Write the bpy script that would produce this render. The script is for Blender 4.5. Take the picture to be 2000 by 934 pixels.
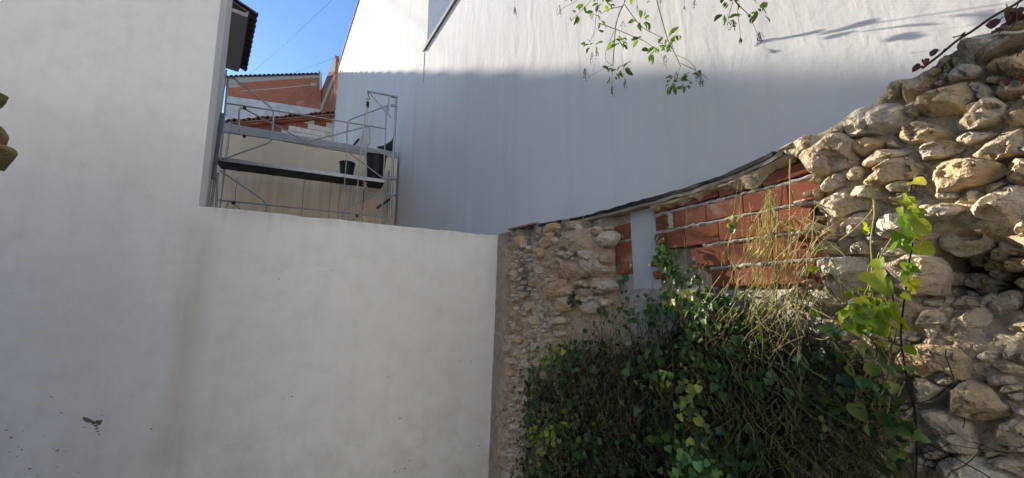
import bpy, math, random
import numpy as np
from mathutils import Vector, Matrix

random.seed(7); RNG = np.random.default_rng(7)
scene = bpy.context.scene
for o in list(bpy.data.objects): bpy.data.objects.remove(o)
COL = scene.collection
R = math.radians

# ------------------------------------------------------------------ camera, sky, sun, exposure
FPX = 735.0; PITCH = math.atan(120/735.0); CAMZ = 1.6          # ultra wide phone lens, 2000 px wide frame
cam = bpy.data.cameras.new('camera'); camo = bpy.data.objects.new('camera', cam); COL.objects.link(camo)
camo.location = (0, 0, CAMZ); camo.rotation_euler = (R(90)+PITCH, 0, 0)
cam.sensor_width = 36; cam.lens = 36*FPX/2000; cam.clip_start = .05; cam.clip_end = 2000
scene.camera = camo
SUN_HEAD, SUN_EL = -43.7, 24.9                                   # degrees; heading is measured clockwise from the view direction (+Y)
world = bpy.data.worlds.new('World'); scene.world = world; world.use_nodes = True
wn = world.node_tree.nodes; wl = world.node_tree.links
bg = wn['Background']; sky = wn.new('ShaderNodeTexSky'); sky.sky_type = 'NISHITA'; sky.sun_disc = False
sky.sun_elevation = R(SUN_EL); sky.sun_rotation = R(SUN_HEAD)
sky.altitude = 0; sky.air_density = 1.0; sky.dust_density = 0.05; sky.ozone_density = 5.5
wl.new(sky.outputs[0], bg.inputs[0]); bg.inputs[1].default_value = 0.068
sun = bpy.data.lights.new('sun', 'SUN'); sun.energy = 4.4; sun.angle = R(.40); sun.color = (1, .89, .745)
suno = bpy.data.objects.new('sun', sun); COL.objects.link(suno)
sd = Vector((math.sin(R(SUN_HEAD))*math.cos(R(SUN_EL)), math.cos(R(SUN_HEAD))*math.cos(R(SUN_EL)), math.sin(R(SUN_EL))))
suno.rotation_euler = sd.to_track_quat('Z', 'Y').to_euler()
scene.view_settings.view_transform = 'Standard'; scene.view_settings.look = 'None'
scene.view_settings.gamma = 1; scene.view_settings.exposure = 1.60
scene.render.engine = 'CYCLES'
scene.cycles.use_adaptive_sampling = True; scene.cycles.adaptive_threshold = .02; scene.cycles.max_bounces = 6; scene.cycles.diffuse_bounces = 4; scene.cycles.transmission_bounces = 3; scene.cycles.caustics_reflective = False; scene.cycles.caustics_refractive = False; scene.cycles.glossy_bounces = 2; scene.cycles.transparent_max_bounces = 4

# ------------------------------------------------------------------ survey: photo pixel -> point on a real plane
O3 = np.array([0, 0, CAMZ])
def ray(px, py):
    u = (px-1000)/FPX; v = -(py-467)/FPX; c, s = math.cos(PITCH), math.sin(PITCH)
    return np.array([u, c-v*s, s+v*c])
def at_y(px, py, Y): d = ray(px, py); return O3+d*(Y/d[1])
def on(px, py, pl): P, N = pl; d = ray(px, py); return O3+d*(np.dot(P-O3, N)/np.dot(d, N))
def head(a): return np.array([math.sin(R(a)), math.cos(R(a)), 0.])
UP = np.array([0, 0, 1.])
F2 = FPX/math.cos(PITCH)
SDIR = head(math.degrees(math.atan(-380/F2)))                    # along the rubble wall, away
WDIR = np.array([SDIR[1], -SDIR[0], 0])                          # along the white garden wall, to the right
NS, NW = -WDIR, -SDIR                                            # face normals towards the yard
C0 = at_y(975, 460, 4.7)                                         # top of the seam between both walls
BDIR = head(math.degrees(math.atan(-480/F2))); NB = np.array([-BDIR[1], BDIR[0], 0])
PB = C0-NS*.38                                                   # party wall of the big house behind the rubble wall
GROUND = -.75
def tz(px, py, n=0.0):                                           # rubble wall: distance from corner, height
    p = on(px, py, (C0+NS*n, NS)); return float(-(p-C0)@SDIR), float(p[2])
def SW(t, z, n):                                                 # rubble wall coords -> world
    t, z, n = (np.asarray(v, float)[..., None] for v in (t, z, n)); return np.array([C0[0], C0[1], 0])-SDIR*t+NS*n+UP*z
def WW(s, z, n):                                                 # white wall coords -> world
    return np.array([C0[0], C0[1], 0])+WDIR*s+NW*n+UP*z
def BW(w, z, n):                                                 # big house wall coords -> world
    return np.array([PB[0], PB[1], 0])+BDIR*w+NB*n+UP*z
def bw(px, py):
    p = on(px, py, (PB, NB)); return float((p-PB)@BDIR), float(p[2])

# ------------------------------------------------------------------ numeric noise
def _h(ix, iy, iz, s):
    n = (ix*374761393+iy*668265263+iz*2147483647+s*1274126177) & 0xffffffff
    n = ((n ^ (n >> 13))*1274126177) & 0xffffffff
    return ((n ^ (n >> 16)) & 0xffff)/65535.0
def vnoise(p, s=0):
    p = np.asarray(p, float); i = np.floor(p).astype(np.int64); f = p-i; f = f*f*(3-2*f)
    x, y, z = i[..., 0], i[..., 1], i[..., 2]; r = 0
    for a in (0, 1):
        for b in (0, 1):
            for c in (0, 1):
                w = (f[..., 0] if a else 1-f[..., 0])*(f[..., 1] if b else 1-f[..., 1])*(f[..., 2] if c else 1-f[..., 2])
                r = r+w*_h(x+a, y+b, z+c, s)
    return r*2-1
def fbm(p, o=4, s=0, ridged=False):
    p = np.asarray(p, float); r = 0; a = 1.; tot = 0
    for k in range(o):
        v = vnoise(p*(2.03**k)+k*17.3, s+k)
        if ridged: v = 1-2*np.abs(v)
        r = r+a*v; tot += a; a *= .5
    return r/tot

# ------------------------------------------------------------------ mesh helpers
def link(o, parent=None):
    COL.objects.link(o)
    if parent is not None: o.parent = parent
    return o
def mesh_obj(name, verts, faces, mat, parent=None, smooth=False, sharp=None, uv=None):
    me = bpy.data.meshes.new(name)
    me.from_pydata([tuple(map(float, v)) for v in verts], [], [tuple(map(int, f)) for f in faces])
    me.validate(); me.update()
    if smooth: me.polygons.foreach_set('use_smooth', [True]*len(me.polygons))
    if sharp is not None: me.set_sharp_from_angle(angle=R(sharp))
    if mat: me.materials.append(mat)
    return link(bpy.data.objects.new(name, me), parent)
def np_mesh(name, V, T, mat, parent=None, smooth=True, col=None, sharp=None, add=True):
    V = np.asarray(V, np.float32); T = np.asarray(T, np.int32); me = bpy.data.meshes.new(name)
    k = T.shape[1]
    me.vertices.add(len(V)); me.vertices.foreach_set('co', V.ravel())
    me.loops.add(T.size); me.loops.foreach_set('vertex_index', T.ravel())
    me.polygons.add(len(T)); me.polygons.foreach_set('loop_start', np.arange(0, T.size, k, dtype=np.int32))
    me.polygons.foreach_set('loop_total', np.full(len(T), k, np.int32))
    me.polygons.foreach_set('use_smooth', np.full(len(T), smooth))
    if col is not None:
        a = me.color_attributes.new('Col', 'FLOAT_COLOR', 'POINT')
        c = np.ones((len(V), 4), np.float32); c[:, :3] = col; a.data.foreach_set('color', c.ravel())
    me.update(calc_edges=True); me.validate()
    if sharp is not None: me.set_sharp_from_angle(angle=R(sharp))
    me.materials.append(mat)
    if not add: return me
    return link(bpy.data.objects.new(name, me), parent)
def thing(name, loc=(0, 0, 0)):
    o = bpy.data.objects.new(name, None); o.location = [float(c) for c in loc]; o.empty_display_size = .1
    COL.objects.link(o); return o
def tag(o, label=None, cat=None, group=None, kind=None):
    if label: o['label'] = label
    if cat: o['category'] = cat
    if group: o['group'] = group
    if kind: o['kind'] = kind
    return o
def adopt(root, loc):                                            # move an Empty to the thing's base, parts stay put
    root.location = [float(c) for c in loc]
    for ch in root.children: ch.matrix_parent_inverse = Matrix.Translation([-float(c) for c in loc])
def prism(poly, vec):                                            # closed prism from a planar loop and an extrusion
    poly = [np.asarray(p, float) for p in poly]; n = len(poly); vec = np.asarray(vec, float)
    V = poly+[p+vec for p in poly]
    Fc = [tuple(range(n))[::-1], tuple(range(n, 2*n))]+[(i, (i+1) % n, n+(i+1) % n, n+i) for i in range(n)]
    return V, Fc
def fix_normals(o):
    import bmesh
    bm = bmesh.new(); bm.from_mesh(o.data); bmesh.ops.recalc_face_normals(bm, faces=bm.faces); bm.to_mesh(o.data); bm.free()
def prism_obj(name, poly, vec, mat, parent=None, bevel=0):
    V, Fc = prism(poly, vec); o = mesh_obj(name, V, Fc, mat, parent)
    import bmesh
    bm = bmesh.new(); bm.from_mesh(o.data)
    bmesh.ops.recalc_face_normals(bm, faces=bm.faces)
    if bevel: bmesh.ops.bevel(bm, geom=list(bm.edges), offset=bevel, segments=2, affect='EDGES', profile=.5)
    bm.to_mesh(o.data); bm.free(); return o
def box_obj(name, c, ax, ay, az, hx, hy, hz, mat, parent=None, bevel=0):
    c, ax, ay, az = [np.asarray(v, float) for v in (c, ax, ay, az)]
    lo = c-az*hz
    poly = [lo+ax*sx*hx+ay*sy*hy for sx, sy in ((-1, -1), (1, -1), (1, 1), (-1, 1))]
    return prism_obj(name, poly, az*2*hz, mat, parent, bevel)
def tube_arrays(lines, radii, sides=5):
    Vs, Ts, base = [], [], 0
    for L, r in zip(lines, radii):
        L = np.asarray(L, float); n = len(L)
        if n < 2: continue
        tan = np.gradient(L, axis=0); tan /= np.linalg.norm(tan, axis=1)[:, None]+1e-9
        ref = np.where(np.abs(tan[:, 2:3]) > .9, np.array([[1., 0, 0]]), np.array([[0, 0, 1.]]))
        a = np.cross(tan, ref); a /= np.linalg.norm(a, axis=1)[:, None]+1e-9
        b = np.cross(tan, a); r = np.broadcast_to(np.asarray(r, float), (n,))
        an = np.arange(sides)*2*math.pi/sides
        ring = L[:, None, :]+r[:, None, None]*(a[:, None, :]*np.cos(an)[None, :, None]+b[:, None, :]*np.sin(an)[None, :, None])
        Vs.append(ring.reshape(-1, 3))
        i = np.arange(n-1)[:, None]*sides; j = np.arange(sides)[None, :]; j2 = (j+1) % sides
        q = np.stack([i+j, i+j2, i+sides+j2, i+sides+j], -1).reshape(-1, 4)+base
        Ts.append(q); base += n*sides
    return np.concatenate(Vs), np.concatenate(Ts)
def tube(name, pts, r, mat, parent=None, sides=10, caps=True):
    V, T = tube_arrays([pts], [r], sides); n = len(pts)
    Fc = [tuple(q) for q in T]
    if caps: Fc += [tuple(range(sides))[::-1], tuple(range((n-1)*sides, n*sides))]
    o = mesh_obj(name, V, Fc, mat, parent, smooth=True, sharp=50); fix_normals(o); return o
def rounded(pts, r=.06, k=5):                                    # round the inner corners of a polyline
    pts = [np.asarray(p, float) for p in pts]; out = [pts[0]]
    for a, b, c in zip(pts, pts[1:], pts[2:]):
        u = a-b; v = c-b; rr = min(r, .45*np.linalg.norm(u), .45*np.linalg.norm(v))
        p0 = b+u/np.linalg.norm(u)*rr; p1 = b+v/np.linalg.norm(v)*rr
        for i in range(k+1):
            q = i/k; out.append((1-q)**2*p0+2*q*(1-q)*b+q*q*p1)
    out.append(pts[-1]); return out
def lathe(name, prof, base, axis, mat, parent=None, n=24):
    base = np.asarray(base, float); V, Fc = [], []
    for r, h in prof:
        for k in range(n):
            a = 2*math.pi*k/n; V.append(base+np.array([math.cos(a)*r, math.sin(a)*r, h]))
    for i in range(len(prof)-1):
        for k in range(n):
            Fc.append((i*n+k, i*n+(k+1) % n, (i+1)*n+(k+1) % n, (i+1)*n+k))
    o = mesh_obj(name, V, Fc, mat, parent, smooth=True, sharp=40); return o

# ------------------------------------------------------------------ materials
class NT:
    def __init__(s, name):
        s.m = bpy.data.materials.new(name); s.m.use_nodes = True; s.t = s.m.node_tree; s.n = s.t.nodes; s.l = s.t.links
        s.p = s.n['Principled BSDF']; s.out = s.n['Material Output']; s.pos = s.n.new('ShaderNodeNewGeometry').outputs['Position']
    def N(s, typ, **k):
        n = s.n.new(typ)
        for a, b in k.items(): setattr(n, a, b)
        return n
    def L(s, a, b): s.l.new(a, b)
    def mapping(s, vec, scale=(1, 1, 1), rot=(0, 0, 0), loc=(0, 0, 0)):
        m = s.N('ShaderNodeMapping'); m.inputs['Scale'].default_value = scale; m.inputs['Rotation'].default_value = rot; m.inputs['Location'].default_value = loc
        s.L(vec, m.inputs['Vector']); return m.outputs[0]
    def noise(s, scale, detail=6, rough=.6, vec=None, dist=0):
        n = s.N('ShaderNodeTexNoise'); n.inputs['Scale'].default_value = scale; n.inputs['Detail'].default_value = detail
        n.inputs['Roughness'].default_value = rough; n.inputs['Distortion'].default_value = dist
        s.L(vec if vec is not None else s.pos, n.inputs['Vector']); return n.outputs['Fac']
    def voro(s, scale, vec=None, feature='F1', out='Distance'):
        n = s.N('ShaderNodeTexVoronoi', feature=feature); n.inputs['Scale'].default_value = scale
        s.L(vec if vec is not None else s.pos, n.inputs['Vector']); return n.outputs[out]
    def ramp(s, fac, stops):
        r = s.N('ShaderNodeValToRGB'); e = r.color_ramp.elements
        while len(e) < len(stops): e.new(.5)
        for q, (p, c) in zip(e, stops):
            q.position = p; q.color = (*c, 1) if isinstance(c, tuple) else (c, c, c, 1)
        s.L(fac, r.inputs[0]); return r.outputs[0]
    def mix(s, fac, a, b, typ='MIX'):
        n = s.N('ShaderNodeMix', data_type='RGBA', blend_type=typ)
        for i, v in ((0, fac), (6, a), (7, b)):
            if isinstance(v, (int, float)): n.inputs[i].default_value = v
            elif isinstance(v, tuple): n.inputs[i].default_value = (*v, 1)
            else: s.L(v, n.inputs[i])
        return n.outputs[2]
    def math(s, op, a, b=0.):
        n = s.N('ShaderNodeMath', operation=op)
        for i, v in ((0, a), (1, b)):
            if isinstance(v, (int, float)): n.inputs[i].default_value = v
            else: s.L(v, n.inputs[i])
        return n.outputs[0]
    def dot(s, vec, d):
        n = s.N('ShaderNodeVectorMath', operation='DOT_PRODUCT'); s.L(vec, n.inputs[0]); n.inputs[1].default_value = tuple(d); return n.outputs['Value']
    def bump(s, h, dist, strength=1., prev=None):
        b = s.N('ShaderNodeBump'); b.inputs['Distance'].default_value = dist; b.inputs['Strength'].default_value = strength
        s.L(h, b.inputs['Height'])
        if prev is not None: s.L(prev, b.inputs['Normal'])
        return b.outputs[0]
    def fin(s, col=None, normal=None, rough=.9, metal=0., spec=.3):
        if isinstance(col, tuple): s.p.inputs['Base Color'].default_value = (*col, 1)
        elif col is not None: s.L(col, s.p.inputs['Base Color'])
        if normal is not None: s.L(normal, s.p.inputs['Normal'])
        s.p.inputs['Roughness'].default_value = rough; s.p.inputs['Metallic'].default_value = metal
        s.p.inputs['Specular IOR Level'].default_value = spec
        return s.m

def mat_plaster_yard():
    m = NT('white_render_yard')
    sc = m.math('SUBTRACT', m.dot(m.pos, WDIR), float(np.dot(C0, WDIR)))           # along the wall
    zc = m.dot(m.pos, (0, 0, 1))
    big = m.noise(.9, 4, .55); med = m.noise(5, 4, .65); fine = m.noise(160, 2, .7)
    stv = m.mapping(m.pos, (7, 7, .5)); streak = m.noise(1.6, 5, .6, stv)
    c = m.mix(m.ramp(big, [(.35, 0.), (.7, 1.)]), (.80, .785, .75), (.74, .73, .70))
    c = m.mix(m.math('MULTIPLY', m.ramp(med, [(.45, 0.), (.75, 1.)]), .5), c, (.64, .62, .585))
    c = m.mix(m.math('MULTIPLY', m.ramp(streak, [(.52, 0.), (.72, 1.)]), .20), c, (.62, .59, .54))
    trow = m.noise(1.4, 4, .6, m.mapping(m.pos, (1, 1, 6), (.25, .1, 0)), 1.); c = m.mix(m.math('MULTIPLY', m.ramp(trow, [(.55, 0.), (.68, 1.)]), .14), c, (.68, .66, .62))
    # brown run-off stain below the corner where the high wall stops
    wob = m.math('MULTIPLY', m.math('SUBTRACT', m.noise(2.2, 4, .6, m.mapping(m.pos, (1, 1, .45))), .5), .22)
    ds = m.math('ADD', m.math('ADD', sc, 2.97), wob)
    stain = m.ramp(m.math('ABSOLUTE', ds), [(.0, 1.), (.07, .75), (.17, 0.)])
    lowm = m.ramp(m.math('DIVIDE', m.math('ADD', zc, 1.0), 4.0), [(.30, 1.), (.8, .8), (.87, 0.)])
    stain = m.math('MULTIPLY', m.math('MULTIPLY', stain, lowm), m.ramp(streak, [(.25, .20), (.65, .60)]))
    c = m.mix(stain, c, (.57, .49, .37))
    # soot line along the top edge of the garden wall
    top = m.ramp(m.math('DIVIDE', m.math('ADD', zc, 1.0), 4.0), [(.832, 0.), (.858, .5), (.862, .85)])
    isgarden = m.math('GREATER_THAN', sc, -3.0)
    top = m.math('MULTIPLY', m.math('MULTIPLY', top, isgarden), m.ramp(streak, [(.3, 0.), (.7, 1.)]))
    c = m.mix(top, c, (.42, .39, .33))
    # rising dirt and chips near the ground
    foot = m.ramp(m.math('DIVIDE', m.math('ADD', zc, 1.0), 4.0), [(.18, 1.), (.47, 0.)])
    dirt = m.math('MULTIPLY', foot, m.ramp(m.noise(3.3, 7, .7), [(.44, 0.), (.7, .6)]))
    c = m.mix(dirt, c, (.47, .435, .37))
    spots = m.ramp(m.voro(7.0, m.mapping(m.pos, (1, 1, 1.9))), [(.05, 1.), (.085, 0.)])
    gate = m.ramp(m.noise(2.6, 4, .6), [(.52, 0.), (.60, 1.)])
    chips = m.math('MULTIPLY', m.math('MULTIPLY', spots, gate), m.ramp(m.math('DIVIDE', m.math('ADD', zc, 1.0), 4.0), [(.4, 1.), (.56, .0)]))
    c = m.mix(chips, c, (.16, .13, .11))
    specks = m.math('MULTIPLY', m.ramp(m.voro(16.0), [(.03, 1.), (.06, 0.)]), m.ramp(m.noise(1.7, 4, .6), [(.55, 0.), (.63, .8)]))
    c = m.mix(specks, c, (.30, .27, .24))
    nb = m.bump(m.noise(3.0, 4, .6), .05, .30)
    nb = m.bump(m.noise(26, 5, .65), .010, .32, nb); nb = m.bump(fine, .002, .35, nb)
    nb = m.bump(m.math('SUBTRACT', 1., chips), .004, .6, nb)
    return m.fin(c, nb, .93, 0, .2)
def mat_plaster_house():
    m = NT('white_render_house')
    big = m.noise(.5, 4, .55); streak = m.noise(1.2, 6, .6, m.mapping(m.pos, (3.2, 3.2, .25)))
    c = m.mix(m.ramp(big, [(.35, 0.), (.7, 1.)]), (.68, .675, .665), (.635, .63, .62))
    c = m.mix(m.math('MULTIPLY', m.ramp(streak, [(.48, 0.), (.78, 1.)]), .45), c, (.53, .51, .47))
    specks = m.math('MULTIPLY', m.ramp(m.voro(9.0), [(.02, 1.), (.045, 0.)]), m.ramp(m.noise(1.3, 4, .6), [(.5, 0.), (.6, .85)]))
    c = m.mix(specks, c, (.25, .24, .24))
    runs = m.math('MULTIPLY', m.ramp(m.noise(4.5, 5, .7, m.mapping(m.pos, (6, 6, .35))), [(.56, 0.), (.74, .6)]), m.ramp(m.noise(.8, 3, .5), [(.45, 0.), (.65, 1.)]))
    c = m.mix(runs, c, (.55, .54, .53))
    rip = m.noise(1.0, 4, .55, m.mapping(m.pos, (3.0, 3.0, .85)), .6)
    nb = m.bump(rip, .030, .38); nb = m.bump(m.noise(9, 5, .6), .008, .35, nb); nb = m.bump(m.noise(110, 3, .7), .002, .3, nb)
    return m.fin(c, nb, .93, 0, .2)
def mat_stone(name, cols, moss=.10):
    m = NT(name); oi = m.N('ShaderNodeObjectInfo'); rnd = oi.outputs['Random']
    v = m.N('ShaderNodeVectorMath', operation='ADD'); m.L(m.pos, v.inputs[0])
    sc = m.N('ShaderNodeVectorMath', operation='SCALE'); cx = m.N('ShaderNodeCombineXYZ'); m.L(rnd, cx.inputs[0]); m.L(m.math('MULTIPLY', rnd, 7.3), cx.inputs[1])
    m.L(cx.outputs[0], sc.inputs[0]); sc.inputs['Scale'].default_value = 13; m.L(sc.outputs[0], v.inputs[1]); P = v.outputs[0]
    base = m.ramp(rnd, [(i/(len(cols)-1), c) for i, c in enumerate(cols)])
    n1 = m.noise(11, 5, .65, P); n2 = m.noise(46, 4, .7, P); n3 = m.noise(4, 4, .5, P, .8)
    c = m.mix(m.ramp(n1, [(.35, 0.), (.7, 1.)]), base, m.mix(1., base, (.80, .75, .67), 'MULTIPLY'))
    c = m.mix(m.math('MULTIPLY', m.ramp(n3, [(.52, 0.), (.68, 1.)]), .35), c, (.54, .38, .21))
    c = m.mix(m.math('MULTIPLY', m.ramp(n2, [(.57, 0.), (.74, 1.)]), .38), c, (.22, .19, .16))
    c = m.mix(m.math('MULTIPLY', m.ramp(m.noise(8, 3, .7, P), [(.58, 0.), (.66, 1.)]), moss), c, (.12, .11, .09))
    strat = m.noise(1.0, 4, .65, m.mapping(P, (14, 14, 60), (.2, .15, 0)), .5)
    nb = m.bump(n1, .030, .9); nb = m.bump(strat, .012, .6, nb); nb = m.bump(n2, .013, 1., nb); nb = m.bump(m.noise(190, 1, .7, P), .002, .5, nb)
    return m.fin(c, nb, .95, 0, .15)
def mat_core():
    m = NT('rubble_mortar'); at = m.N('ShaderNodeVertexColor', layer_name='Col'); b = at.outputs[0]
    n1 = m.noise(13, 6, .68); n2 = m.noise(60, 4, .7); n3 = m.noise(3.5, 3, .6)
    c = m.mix(m.ramp(n1, [(.3, 0.), (.7, 1.)]), m.mix(1., b, (.62, .58, .54), 'MULTIPLY'), m.mix(1., b, (1.12, 1.08, 1.0), 'MULTIPLY'))
    c = m.mix(m.math('MULTIPLY', m.ramp(n2, [(.5, 0.), (.7, 1.)]), .55), c, (.15, .12, .10))
    c = m.mix(m.math('MULTIPLY', m.ramp(n3, [(.55, 0.), (.7, 1.)]), .35), c, (.30, .21, .13))
    nb = m.bump(n1, .035, .8); nb = m.bump(n2, .010, .9, nb); nb = m.bump(m.noise(200, 1, .7), .002, .6, nb)
    return m.fin(c, nb, .97, 0, .1)
def mat_brick(name='brick_red', a=(.22, .070, .037), b=(.31, .118, .066)):
    m = NT(name); rnd = m.N('ShaderNodeObjectInfo').outputs['Random']
    n1 = m.noise(9, 6, .65); n2 = m.noise(55, 5, .7)
    c = m.mix(rnd, a, b); c = m.mix(m.math('MULTIPLY', m.ramp(n1, [(.4, 0.), (.7, 1.)]), .5), c, (.16, .055, .04))
    c = m.mix(m.math('MULTIPLY', m.ramp(n2, [(.6, 0.), (.72, 1.)]), .45), c, (.55, .44, .36)); c = m.mix(m.math('MULTIPLY', m.ramp(m.noise(6, 5, .7, None, .6), [(.56, 0.), (.7, 1.)]), .5), c, (.50, .38, .30))
    grooves = m.N('ShaderNodeTexWave', wave_type='BANDS', bands_direction='Z'); grooves.inputs['Scale'].default_value = 26; grooves.inputs['Distortion'].default_value = 1.2
    m.L(m.pos, grooves.inputs['Vector'])
    nb = m.bump(grooves.outputs['Fac'], .002, .2); nb = m.bump(n2, .004, .6, nb)
    return m.fin(c, nb, .92, 0, .15)
def mat_simple(name, col, var=.25, scale=8, bump=.006, rough=.85, metal=0., dark=None, spec=.3):
    m = NT(name); n1 = m.noise(scale, 6, .65); d = dark or tuple(x*(1-var) for x in col)
    c = m.mix(m.ramp(n1, [(.35, 0.), (.7, 1.)]), col, d)
    nb = m.bump(m.noise(scale*5, 5, .65), bump, .6)
    return m.fin(c, nb, rough, metal, spec)
def mat_leaf(name, cols, attr=False, trans=.35):
    m = NT(name)
    if attr: base = m.N('ShaderNodeVertexColor', layer_name='Col').outputs[0]
    else:
        rnd = m.N('ShaderNodeObjectInfo').outputs['Random']; base = m.ramp(rnd, [(i/(len(cols)-1), c) for i, c in enumerate(cols)])
    c = m.mix(m.math('MULTIPLY', m.ramp(m.noise(45, 5, .6), [(.45, 0.), (.7, 1.)]), .35), base, m.mix(1., base, (.6, .7, .4), 'MULTIPLY'))
    m.L(c, m.p.inputs['Base Color']); m.p.inputs['Roughness'].default_value = .42; m.p.inputs['Specular IOR Level'].default_value = .4
    nb = m.bump(m.noise(60, 3, .5), .004, .4); m.L(nb, m.p.inputs['Normal'])
    tr = m.N('ShaderNodeBsdfTranslucent'); m.L(m.mix(1., c, (1.5, 1.5, .6), 'MULTIPLY'), tr.inputs[0])
    mx = m.N('ShaderNodeMixShader'); mx.inputs[0].default_value = trans
    m.L(m.p.outputs[0], mx.inputs[1]); m.L(tr.outputs[0], mx.inputs[2]); m.L(mx.outputs[0], m.out.inputs[0])
    return m.m
def mat_brickwall(name, bc1, bc2, mortar, bw_=.24, bh=.07, ms=.012):
    m = NT(name); uv = m.N('ShaderNodeUVMap'); b = m.N('ShaderNodeTexBrick'); b.inputs['Scale'].default_value = 1
    b.inputs['Brick Width'].default_value = bw_; b.inputs['Row Height'].default_value = bh; b.inputs['Mortar Size'].default_value = ms
    b.inputs['Color1'].default_value = (*bc1, 1); b.inputs['Color2'].default_value = (*bc2, 1); b.inputs['Mortar'].default_value = (*mortar, 1)
    m.L(uv.outputs[0], b.inputs['Vector']); n1 = m.noise(3, 7, .7)
    c = m.mix(m.math('MULTIPLY', m.ramp(n1, [(.42, 0.), (.75, 1.)]), .5), b.outputs['Color'], (.30, .12, .07))
    c = m.mix(m.math('MULTIPLY', m.ramp(m.noise(1.2, 5, .6), [(.58, 0.), (.66, 1.)]), .55), c, (.52, .40, .31))
    nb = m.bump(b.outputs['Fac'], -.012, .8); nb = m.bump(m.noise(18, 5, .7), .012, .5, nb)
    return m.fin(c, nb, .92, 0, .15)

M = {}
M['yard'] = mat_plaster_yard(); M['house'] = mat_plaster_house()
M['stone'] = mat_stone('limestone', [(.56, .50, .41), (.64, .55, .42), (.47, .39, .29), (.62, .47, .29), (.68, .61, .50), (.52, .48, .42), (.58, .48, .34)])
M['stone_small'] = mat_stone('rubble_stone', [(.58, .45, .31), (.64, .53, .40), (.68, .62, .53), (.48, .37, .28), (.62, .44, .26), (.56, .40, .29)], .3)
M['stone_mossy'] = mat_stone('mossy_stone', [(.20, .15, .08), (.24, .19, .10), (.16, .15, .08)], .4)
M['core'] = mat_core(); M['brick'] = mat_brick()
M['mortar'] = mat_simple('pointing_mortar', (.56, .51, .44), .35, 22, .02, .95)
M['mortar_ochre'] = mat_simple('sandy_mortar', (.52, .41, .26), .35, 14, .03, .96)
M['cement'] = mat_simple('grey_cement', (.44, .43, .41), .25, 6, .01, .92)
M['slab'] = mat_simple('weathered_slab', (.38, .34, .28), .35, 9, .01, .95)
M['panel'] = mat_simple('house_wall_grey', (.50, .52, .53), .12, 4, .003, .9)
M['bitumen'] = mat_simple('bitumen_felt', (.025, .026, .032), .5, 20, .01, .6)
def mat_cream():
    m = NT('cream_render'); zc = m.dot(m.pos, (0, 0, 1)); st = m.noise(1.5, 5, .6, m.mapping(m.pos, (5, 5, .35))); n1 = m.noise(2.2, 5, .6)
    c = m.mix(m.ramp(n1, [(.35, 0.), (.7, 1.)]), (.86, .74, .57), (.80, .67, .50))
    run = m.math('MULTIPLY', m.ramp(m.math('ADD', zc, m.math('MULTIPLY', st, .9)), [(0, 1.), (1, 1.)]), m.ramp(st, [(.35, .15), (.68, .75)]))
    low = m.math('LESS_THAN', m.math('ADD', zc, m.math('MULTIPLY', n1, .5)), 4.95)
    c = m.mix(m.math('MULTIPLY', run, m.math('ADD', .25, m.math('MULTIPLY', low, .6))), c, (.58, .41, .25))
    return m.fin(c, m.bump(m.noise(20, 5, .65), .006, .5), .95, 0, .2)
M['cream'] = mat_cream()
M['galv'] = mat_simple('galvanised_steel', (.42, .43, .43), .3, 14, .001, .45, .75)
M['deckdark'] = mat_simple('deck_underside', (.028, .040, .036), .4, 9, .002, .7)
M['black'] = mat_simple('black_rubber', (.018, .018, .02), .3, 9, .002, .55)
M['rope'] = mat_simple('pale_rope', (.60, .55, .45), .25, 60, .004, .95)
M['chain'] = mat_simple('dark_chain', (.07, .06, .055), .3, 30, .002, .5, .6)
M['redpl'] = mat_simple('faded_red_plastic', (.50, .22, .17), .3, 20, .002, .6)
M['tile'] = mat_simple('roof_tile', (.33, .17, .11), .45, 11, .01, .9, dark=(.17, .12, .10))
M['tile_dark'] = mat_simple('dark_roof_tile', (.10, .065, .07), .45, 11, .01, .85)
M['soffit'] = mat_simple('grey_soffit', (.27, .265, .25), .1, 3, .004, .9)
M['chip'] = mat_simple('exposed_mortar', (.27, .22, .18), .4, 40, .004, .95)
M['pipe'] = mat_simple('grey_pipe', (.20, .20, .20), .15, 6, .001, .6)
M['yellow'] = mat_simple('yellowed_trim', (.55, .47, .24), .2, 6, .004, .9)
M['whitewash'] = mat_simple('flaking_whitewash', (.66, .66, .66), .3, 1.6, .01, .95, dark=(.42, .42, .43))
M['block'] = mat_simple('pale_block', (.64, .58, .52), .15, 5, .006, .95)
M['brickfar'] = mat_brickwall('far_brickwork', (.56, .17, .085), (.45, .125, .065), (.40, .21, .14), .36, .115, .022)
M['brickside'] = mat_brickwall('far_brickwork_side', (.32, .11, .07), (.26, .09, .06), (.36, .2, .15), .36, .115, .022)
M['ground'] = mat_simple('yard_earth', (.33, .29, .23), .35, 2.5, .05, .97)
M['stem'] = mat_simple('dead_vine_stem', (.026, .02, .015), .45, 30, .002, .9)
M['stem_green'] = mat_simple('green_vine_stem', (.16, .16, .06), .4, 30, .002, .8)
M['stem_dry'] = mat_simple('dry_straw_stem', (.46, .40, .17), .35, 30, .002, .85, dark=(.34, .22, .12))
M['stem_pale'] = mat_simple('pale_vine_stem', (.19, .15, .09), .45, 30, .002, .9)
M['stem_yg'] = mat_simple('yellow_green_stem', (.42, .42, .10), .35, 30, .002, .7, dark=(.26, .27, .08))
M['bark'] = mat_simple('grey_bark', (.11, .09, .075), .4, 25, .01, .9)
M['leaf_b'] = mat_leaf('ivy_leaf', [(.16, .30, .04), (.26, .40, .05), (.38, .46, .06), (.55, .52, .08)], trans=.45)
M['leaf_d'] = mat_leaf('dark_ivy_leaf', [(.035, .085, .026), (.06, .13, .036), (.11, .18, .045), (.24, .26, .055), (.05, .105, .05)], trans=.25)
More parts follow.
